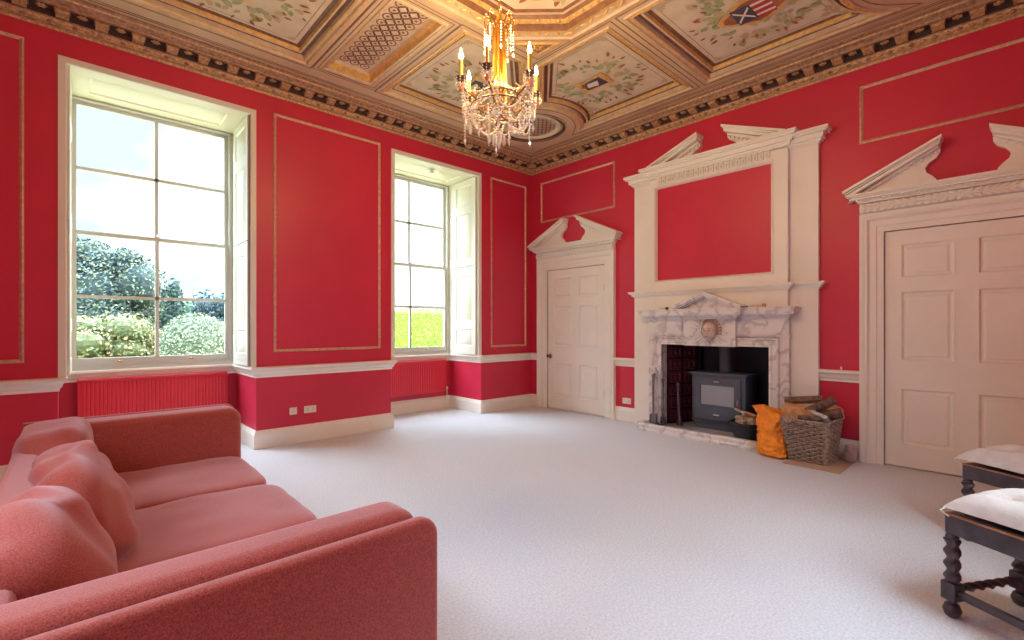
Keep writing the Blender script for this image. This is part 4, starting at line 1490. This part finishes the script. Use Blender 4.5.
# ================================================================== STOOLS
def stool():
    t = thing('barley_twist_stool', None, 'stool', world=False)
    Wd, Dp, H = .50, .56, .50
    # origin at the corner leg; x along e1, y along -e2
    f = MB()
    o = MB()
    tp = .095
    o.rbox((-.02, -Dp + .03, H - tp), (.01, .02, H - .006), .005)
    o.rbox((Wd - .06, -Dp + .03, H - tp), (Wd - .03, .03, H - .006), .005)
    o.rbox((-.0, -.01, H - tp), (Wd - .06, .02, H - .006), .005)
    o.rbox((-.0, -Dp + .03, H - tp), (Wd - .06, -Dp + .06, H - .006), .005)
    o.build('seat_rail', OAK, t)
    MB().rbox((-.023, -Dp + .027, H - .008), (Wd - .027, .023, H), .003).build('seat_edge', OAKL, t)
    MB().rbox((-.005, -Dp + .055, H - .006), (Wd - .055, .005, H + .004), .004).build('seat_board', OAK, t)
    legs = [(0, 0), (Wd - .06, 0), (0, -Dp + .06), (Wd - .06, -Dp + .06)]
    def twist(mb, a, b, r, amp, turns, n=16, k_=80):
        a, b = Vector(a), Vector(b)
        d = (b - a)
        L = d.length
        d /= L
        up = Vector((0, 0, 1)) if abs(d.z) < .9 else Vector((1, 0, 0))
        x = d.cross(up).normalized()
        y2 = d.cross(x)
        vs, fs = [], []
        for i in range(k_ + 1):
            s_ = i / k_
            ph = 2 * pi * turns * s_
            for q in range(n):
                th = 2 * pi * q / n
                rr = r * (1 + amp * cos(2 * (th - ph)))
                off = (x * cos(ph) + y2 * sin(ph)) * 0
                vs.append(a + d * L * s_ + off + (x * cos(th) + y2 * sin(th)) * rr)
        for i in range(k_):
            for q in range(n): fs.append((i * n + q, i * n + (q + 1) % n, (i + 1) * n + (q + 1) % n, (i + 1) * n + q))
        mb.add(vs, fs)
    for lx, ly in legs:
        l = MB()
        l.rbox((lx - .018, ly - .018, H - tp - .005), (lx + .018, ly + .018, H - .01), .004)
        l.lathe([(.022, H - tp - .03), (.027, H - tp - .02), (.022, H - tp)], (lx, ly, 0), 16)
        twist(l, (lx, ly, .185), (lx, ly, H - tp - .03), .0275, .24, 1.6)
        l.lathe([(.022, .17), (.028, .178), (.020, .19)], (lx, ly, 0), 16)
        l.rbox((lx - .031, ly - .031, .085), (lx + .031, ly + .031, .17), .004)
        l.lathe([(.014, 0), (.029, .012), (.037, .036), (.028, .063), (.018, .07), (.022, .086)], (lx, ly, 0), 18)
        l.build('leg', OAK, t)
    for (a, b) in ((0, 1), (2, 3)):
        l = MB()
        A, B = legs[a], legs[b]
        twist(l, (A[0] + .028, A[1], .13), (B[0] - .028, B[1], .13), .017, .30, 3.0)
        l.build('stretcher', OAK, t)
    for (a, b) in ((0, 2), (1, 3)):
        A, B = legs[a], legs[b]
        MB().rbox((A[0] - .014, B[1] + .026, .108), (A[0] + .014, A[1] - .026, .142), .003).build('stretcher', OAK, t)
    return t


def seat_pad(seed):
    t = thing('seat_pad', None, 'cushion', world=False)
    o = MB()
    n = 44
    hx, hy = .245, .27
    vs, fs = [], []
    def hgt(u, v):
        e = max(0, (1 - abs(u) ** 3.2)) ** .5 * max(0, (1 - abs(v) ** 3.2)) ** .5
        z = .115 * e
        for bu, bv in ((-.42, -.42), (.42, -.42), (-.42, .42), (.42, .42)):
            z -= .06 * math.exp(-((u - bu) ** 2 + (v - bv) ** 2) / .035) * e
        for bu, bv in ((-.42, 0), (.42, 0)):
            z -= .012 * math.exp(-((u - bu) ** 2) / .012) * e
        z += .008 * noise.noise(Vector((u * 3 + seed, v * 3, 1))) * e
        return z
    for side in (1, -1):
        b = len(vs)
        for i in range(n + 1):
            for j in range(n + 1):
                u, v = -1 + 2 * i / n, -1 + 2 * j / n
                pull = 1 + .04 * (u * u * v * v) - .03 * (1 - u * u) * v * v - .03 * (1 - v * v) * u * u
                z = hgt(u, v) if side > 0 else -.014 * max(0, (1 - u ** 4)) * max(0, (1 - v ** 4))
                vs.append((u * hx * pull, v * hy * pull, .022 + z))
        for i in range(n):
            for j in range(n): fs.append((b + i * (n + 1) + j, b + (i + 1) * (n + 1) + j, b + (i + 1) * (n + 1) + j + 1, b + i * (n + 1) + j + 1))
    o.add(vs, fs)
    o.build('pad', LINEN, t, smooth=80)
    for bu, bv in ((-.42, -.42), (.42, -.42), (-.42, .42), (.42, .42)):
        MB().ball((bu * hx, bv * hy, .022 + hgt(bu, bv) + .002), (.010, .010, .005), 8, 5).build('button', WICK, t)
    MB().tube([(-hx * .98, hy * .98, .025), (-hx - .03, hy + .0, .01), (-hx - .02, hy - .03, -.01)], .004, 5).build('tie', LINEN, t)
    return t


ANG = -.535
s1 = stool()
s1.location = (-2.935, -5.757, 0)
s1.rotation_euler = (0, 0, ANG)
tag(s1, 'dark oak barley-twist stool, nearest to the camera at the right edge', 'stool', 'barley-twist stools')
s2 = copy_tree(s1)
s2.location = (-1.74, -5.74, 0)
tag(s2, 'dark oak barley-twist stool, the farther one in front of the right-hand door', 'stool', 'barley-twist stools')
c1 = seat_pad(1)
def pad_at(c, s, dx, dy, rz):
    M = Matrix.Translation(s.location) @ Matrix.Rotation(ANG, 4, 'Z')
    c.location = M @ Vector((.215 + dx, -.25 + dy, .507))
    c.rotation_euler = (0, 0, ANG + rz)
pad_at(c1, s1, .01, .0, .04)
tag(c1, 'buttoned pale linen seat pad on the nearer twist-legged stool', 'cushion', 'linen seat pads')
c2 = copy_tree(c1)
pad_at(c2, s2, -.01, .015, -.05)
tag(c2, 'buttoned pale linen seat pad on the farther twist-legged stool', 'cushion', 'linen seat pads')

# ================================================================== CHANDELIER
ch = thing('chandelier', 'gilt chandelier with lit candle bulbs and strings of crystal beads hanging from the ceiling', 'chandelier', (-3.69, -3.31, 2.685), world=False)
Z0 = 2.75
def zz(z): return z - Z0
o = MB()
z = zz(3.80)
kq = 0
while z < zz(CZ + .12):
    pts = [(.010 * cos(a) * (kq % 2), .010 * cos(a) * (1 - kq % 2), z + .022 + .022 * sin(a)) for a in [2 * pi * i / 10 for i in range(11)]]
    o.tube(pts, .003, 5)
    z += .036
    kq += 1
o.build('chain', BRASS, ch)
MB().lathe([(.055, zz(CZ + .155)), (.055, zz(CZ + .135)), (.03, zz(CZ + .105)), (.012, zz(CZ + .085))], (0, 0, 0), 20).build('ceiling_rose', BRASS, ch)
o = MB().lathe([(.005, zz(3.80)), (.022, zz(3.78)), (.028, zz(3.74)), (.020, zz(3.70)), (.036, zz(3.66)), (.030, zz(3.62)), (.022, zz(3.5)), (.030, zz(3.36)), (.055, zz(3.28)), (.060, zz(3.24)), (.035, zz(3.20)), (.018, zz(3.12)), (.012, zz(3.05)), (.006, zz(2.98))], n=18)
for i in range(8):
    a = 2 * pi * i / 8
    o.tube([((.038 + .018 * s_ ** 2) * cos(a), (.038 + .018 * s_ ** 2) * sin(a), zz(3.68 - .40 * s_)) for s_ in [q / 8 for q in range(9)]], .008, 6)
o.build('stem', BRASS, ch)
o = MB()
for i in range(8):
    a = 2 * pi * i / 8 + .2
    pts = [(.03, 3.64), (.045, 3.72), (.07, 3.775), (.095, 3.785), (.108, 3.76), (.108, 3.72), (.10, 3.66)]
    o.tube([(r * cos(a), r * sin(a), zz(z_)) for r, z_ in pts], .006, 6)
o.build('crown_plume', BRASS, ch)
o = MB()
for i in range(8):
    a = 2 * pi * i / 8 + .2
    for q in range(7): o.octa((.108 * cos(a), .108 * sin(a), zz(3.68 - q * .022)), .008)
    o.octa((.108 * cos(a), .108 * sin(a), zz(3.505)), .011, .022)
    pts = [(.045, 3.72), (.07, 3.775), (.095, 3.785), (.108, 3.76)]
    for r, z_ in pts: o.octa((r * cos(a), r * sin(a), zz(z_ + .008)), .008)
o.build('crown_beads', CRYS, ch, smooth=0)
o = MB()
for rad, z_ in ((.17, 3.17), (.21, 3.10)):
    o.tube([(rad * cos(2 * pi * i / 40), rad * sin(2 * pi * i / 40), zz(z_)) for i in range(41)], .007, 6, caps=False)
for i in range(6):
    a = 2 * pi * i / 6
    o.tube([(.02 * cos(a), .02 * sin(a), zz(3.05)), (.12 * cos(a), .12 * sin(a), zz(3.02)), (.21 * cos(a), .21 * sin(a), zz(3.10))], .006, 6)
o.build('frame_ring', BRONZE, ch)
BULB = emit('candle_bulb_glow', (1.0, .72, .34), 26)
cam_dir = math.atan2(-6.0 + 3.31, -6.06 + 3.69)
ANG6 = [cam_dir + R(a) for a in (-16, 46, 108, 170, 232, 294)]
TIP = []
for a in ANG6:
    ca, sa = cos(a), sin(a)
    arm = MB()
    pts = [(.03, 3.16), (.07, 3.10), (.13, 3.09), (.19, 3.14), (.25, 3.17), (.29, 3.19), (.30, 3.24)]
    fine = []
    for i in range(len(pts) - 1):
        for q in range(4):
            t = q / 4
            fine.append((pts[i][0] * (1 - t) + pts[i + 1][0] * t, pts[i][1] * (1 - t) + pts[i + 1][1] * t))
    fine.append(pts[-1])
    arm.tube([(r * ca, r * sa, zz(z_)) for r, z_ in fine], .007, 7)
    arm.tube([(r * ca, r * sa, zz(z_)) for r, z_ in [(.17, 3.12), (.20, 3.20), (.17, 3.23), (.145, 3.20), (.16, 3.185)]], .005, 6)
    arm.lathe([(.008, zz(3.23)), (.030, zz(3.245)), (.042, zz(3.262)), (.036, zz(3.262)), (.016, zz(3.25))], (.30 * ca, .30 * sa, 0), 16)
    ao = arm.build('arm', BRONZE, ch)
    MB().lathe([(.013, zz(3.25)), (.013, zz(3.385)), (.016, zz(3.39)), (.006, zz(3.395))], (.30 * ca, .30 * sa, 0), 12).build('candle_sleeve', CANDLE, ao)
    MB().lathe([(.004, zz(3.392)), (.014, zz(3.405)), (.016, zz(3.42)), (.010, zz(3.445)), (.002, zz(3.475))], (.30 * ca, .30 * sa, 0), 12).build('flame_bulb', BULB, ao)
    cb = MB()
    for q in range(8):
        b = 2 * pi * q / 8
        for w_ in range(2): cb.octa((.30 * ca + .040 * cos(b), .30 * sa + .040 * sin(b), zz(3.25 - w_ * .02)), .007)
        cb.octa((.30 * ca + .040 * cos(b), .30 * sa + .040 * sin(b), zz(3.20)), .009, .022)
    cb.build('bobeche_crystals', CRYS, ao, smooth=0)
    MB().ball((.30 * ca, .30 * sa, zz(3.18)), (.014, .014, .024), 8, 6).ball((.20 * ca, .20 * sa, zz(3.17)), (.013, .013, .02), 8, 6).build('amber_drop', AMBER, ao)
def strand(mb, p, q, sag, n, r):
    p, q = Vector(p), Vector(q)
    for i in range(n + 1):
        t = i / n
        c = p.lerp(q, t) + Vector((0, 0, -sag * 4 * t * (1 - t)))
        mb.octa(c, r)
P6 = [(.30 * cos(a), .30 * sin(a), zz(3.215)) for a in ANG6]
R12 = [(.21 * cos(a), .21 * sin(a), zz(3.10)) for a in [ANG6[0] + 2 * pi * i / 12 for i in range(12)]]
for i in range(6):
    s_ = MB()
    strand(s_, P6[i], P6[(i + 1) % 6], .22, 30, .0115)
    s_.build('crystal_swag', CRYS, ch, smooth=0)
    s_ = MB()
    strand(s_, P6[i], R12[(2 * i + 1) % 12], .20, 18, .011)
    s_.build('crystal_swag', CRYS, ch, smooth=0)
    s_ = MB()
    strand(s_, P6[i], [(.10 * cos(b), .10 * sin(b), zz(3.02)) for b in (ANG6[i] + .3,)][0], .13, 16, .011)
    s_.build('crystal_swag', CRYS, ch, smooth=0)
    s_ = MB()
    strand(s_, (.05 * cos(ANG6[i]), .05 * sin(ANG6[i]), zz(3.28)), P6[i], .06, 16, .009)
    s_.build('crystal_swag', CRYS, ch, smooth=0)
    s_ = MB()
    for q in range(14): s_.octa((.285 * cos(ANG6[i] + .25), .285 * sin(ANG6[i] + .25), zz(3.18 - q * .021)), .011)
    s_.octa((.285 * cos(ANG6[i] + .25), .285 * sin(ANG6[i] + .25), zz(2.89)), .014, .03)
    s_.build('crystal_drop', CRYS, ch, smooth=0)
for i in range(12):
    s_ = MB()
    strand(s_, R12[i], R12[(i + 2) % 12], .13, 16, .0085)
    s_.build('crystal_swag', CRYS, ch, smooth=0)
    a = ANG6[0] + 2 * pi * (i + .5) / 12
    rr = .15 if i % 2 else .09
    s_ = MB()
    for q in range(8): s_.octa((rr * cos(a), rr * sin(a), zz(3.07 - q * .022)), .010)
    b_ = 2.90 if i % 2 else 2.85
    s_.octa((rr * cos(a), rr * sin(a), zz(b_ + .01)), .013, .034)
    s_.build('crystal_drop', CRYS, ch, smooth=0)
    s_ = MB().ball((.19 * cos(a), .19 * sin(a), zz(3.02 if i % 3 else 3.14)), (.011, .011, .022), 8, 6)
    if i % 2: s_.build('amber_drop', AMBER, ch)
o = MB()
for i in range(10):
    a = 2 * pi * i / 10
    o.octa((.045 * cos(a), .045 * sin(a), zz(2.86)), .012, .045)
for rad, z_, n in ((.17, 3.155, 34), (.21, 3.085, 42), (.10, 3.03, 22)):
    for i in range(n): o.octa((rad * cos(2 * pi * i / n), rad * sin(2 * pi * i / n), zz(z_)), .010)
o.octa((0, 0, zz(2.83)), .018, .05)
o.build('crystal_core', CRYS, ch, smooth=0)
for i, a in enumerate(ANG6):
    ld = bpy.data.lights.new('candle_light', 'POINT')
    ld.energy = 10
    ld.color = (1.0, .66, .32)
    ld.shadow_soft_size = .02
    lo = bpy.data.objects.new('candle_light', ld)
    COL.objects.link(lo)
    lo.location = (-3.69 + .30 * cos(a), -3.31 + .30 * sin(a), 3.435)

# ================================================================== GARDEN
gd = MB()
gd.box((-90, D + .14, -.55), (120, 160, -.45))
tag(gd.build('lawn', LAWN, smooth=0), kind='structure')
tag(MB().box((-14, 12, -.45), (30, 14.5, -.44)).build('gravel_path', mat('pale_gravel', (.62, .56, .46), .9, var=.1, vscale=9), smooth=0), kind='structure')


def shrub(name, label, cat, c, rad, col, n, leaf, seed, group=None, shape='round', trunk=None, col2=None):
    rnd = random.Random(seed)
    c = Vector(c)
    t = thing(name, label, cat, (c.x, c.y, -.45), group)
    o = MB()
    lobes = [(Vector((0, 0, 0)), .8 if shape == 'lumpy' else 1.0)]
    if shape == 'lumpy':
        for i in range(22):
            v = Vector((rnd.uniform(-1, 1), rnd.uniform(-1, 1), rnd.uniform(-.8, 1)))
            v.normalize()
            lobes.append((v * rnd.uniform(.45, .8), rnd.uniform(.25, .45)))
    for i in range(n):
        lc, lr = rnd.choice(lobes[1:]) if shape == 'lumpy' and rnd.random() < .75 else lobes[0]
        v = Vector((rnd.gauss(0, 1), rnd.gauss(0, 1), rnd.gauss(0, 1))).normalized()
        if shape == 'box':
            v = v / max(abs(v.x), abs(v.y), abs(v.z))
        p = (lc + v * lr * rnd.uniform(.80, 1.03))
        p = Vector((p.x * rad[0], p.y * rad[1], p.z * rad[2])) + c
        if p.z < -.45: continue
        nn_ = (v + Vector((rnd.gauss(0, .55), rnd.gauss(0, .55), rnd.gauss(0, .55)))).normalized()
        a = nn_.cross(Vector((rnd.gauss(0, 1), rnd.gauss(0, 1), rnd.gauss(0, 1)))).normalized() * leaf * rnd.uniform(.6, 1.2)
        b = nn_.cross(a).normalized() * leaf * .5
        o.mat(1 if rnd.random() < .4 else 0).add([p - a, p - b, p + a, p + b], [(0, 1, 2, 3)])
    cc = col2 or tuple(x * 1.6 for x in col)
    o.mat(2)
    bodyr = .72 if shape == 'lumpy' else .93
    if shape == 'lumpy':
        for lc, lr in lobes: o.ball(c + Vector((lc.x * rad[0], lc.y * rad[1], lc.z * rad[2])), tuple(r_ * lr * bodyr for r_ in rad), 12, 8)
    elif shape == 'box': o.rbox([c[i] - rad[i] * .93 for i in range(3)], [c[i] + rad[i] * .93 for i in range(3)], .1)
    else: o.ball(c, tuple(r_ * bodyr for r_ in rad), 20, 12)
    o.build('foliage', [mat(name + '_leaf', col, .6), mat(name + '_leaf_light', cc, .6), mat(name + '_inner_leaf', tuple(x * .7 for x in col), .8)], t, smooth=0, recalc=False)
    if trunk: MB().tube([(c.x, c.y, -.45), (c.x + .1, c.y, c.z)], [trunk, trunk * .7], 10).build('trunk', BARK, t)
    return t


def gpt(u, d, z):    # world point at image column u, depth d from the camera
    xr = (u - 512) / 478.4 * d
    s_, c_ = sin(YAW), cos(YAW)
    return (-6.06 + xr * s_ + d * c_, -6.0 - xr * c_ + d * s_, z)
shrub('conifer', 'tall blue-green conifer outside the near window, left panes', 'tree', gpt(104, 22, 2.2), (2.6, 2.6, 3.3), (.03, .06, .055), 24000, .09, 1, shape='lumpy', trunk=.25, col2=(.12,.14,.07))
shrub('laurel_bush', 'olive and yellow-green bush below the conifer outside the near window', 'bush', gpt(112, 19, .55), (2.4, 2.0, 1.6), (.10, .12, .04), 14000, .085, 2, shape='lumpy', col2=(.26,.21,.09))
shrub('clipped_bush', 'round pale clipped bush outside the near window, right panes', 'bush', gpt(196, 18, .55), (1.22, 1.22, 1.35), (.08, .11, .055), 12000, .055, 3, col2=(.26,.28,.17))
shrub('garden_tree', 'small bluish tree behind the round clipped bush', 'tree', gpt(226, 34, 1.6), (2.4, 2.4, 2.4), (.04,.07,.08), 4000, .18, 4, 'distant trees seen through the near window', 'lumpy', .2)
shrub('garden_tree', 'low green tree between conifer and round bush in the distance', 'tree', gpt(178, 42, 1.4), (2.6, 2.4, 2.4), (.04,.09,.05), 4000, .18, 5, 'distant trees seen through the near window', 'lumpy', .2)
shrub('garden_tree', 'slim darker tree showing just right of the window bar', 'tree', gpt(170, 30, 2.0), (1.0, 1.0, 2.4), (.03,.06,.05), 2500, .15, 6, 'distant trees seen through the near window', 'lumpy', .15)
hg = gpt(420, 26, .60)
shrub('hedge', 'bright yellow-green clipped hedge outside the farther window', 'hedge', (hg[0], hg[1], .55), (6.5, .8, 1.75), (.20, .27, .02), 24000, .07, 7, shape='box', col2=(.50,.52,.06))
# bare tree
bt = gpt(396, 40, 0)
t = thing('bare_tree', 'thin leafless tree beyond the hedge outside the farther window', 'tree', (bt[0], bt[1], -.45))
o = MB()
rnd = random.Random(9)
def branch(p, d, L, r, k_):
    q = p + d * L
    o.tube([p, q], [r, r * .6], 5, caps=False)
    if k_:
        for i in range(3):
            branch(q, (d + Vector((rnd.gauss(0, .45), rnd.gauss(0, .45), rnd.uniform(-.1, .4)))).normalized(), L * .72, r * .55, k_ - 1)
branch(Vector((bt[0], bt[1], -.45)), Vector((0, 0, 1)), 2.2, .10, 5)
o.build('branches', mat('bare_twig', (.42, .38, .34), .8), t)

for e in ch.children_recursive:
    if 'crystal' in e.name or 'beads' in e.name: e['kind'] = 'stuff'
for e in WORLD_EMPTIES:
    if '_w' in e: del e['_w']
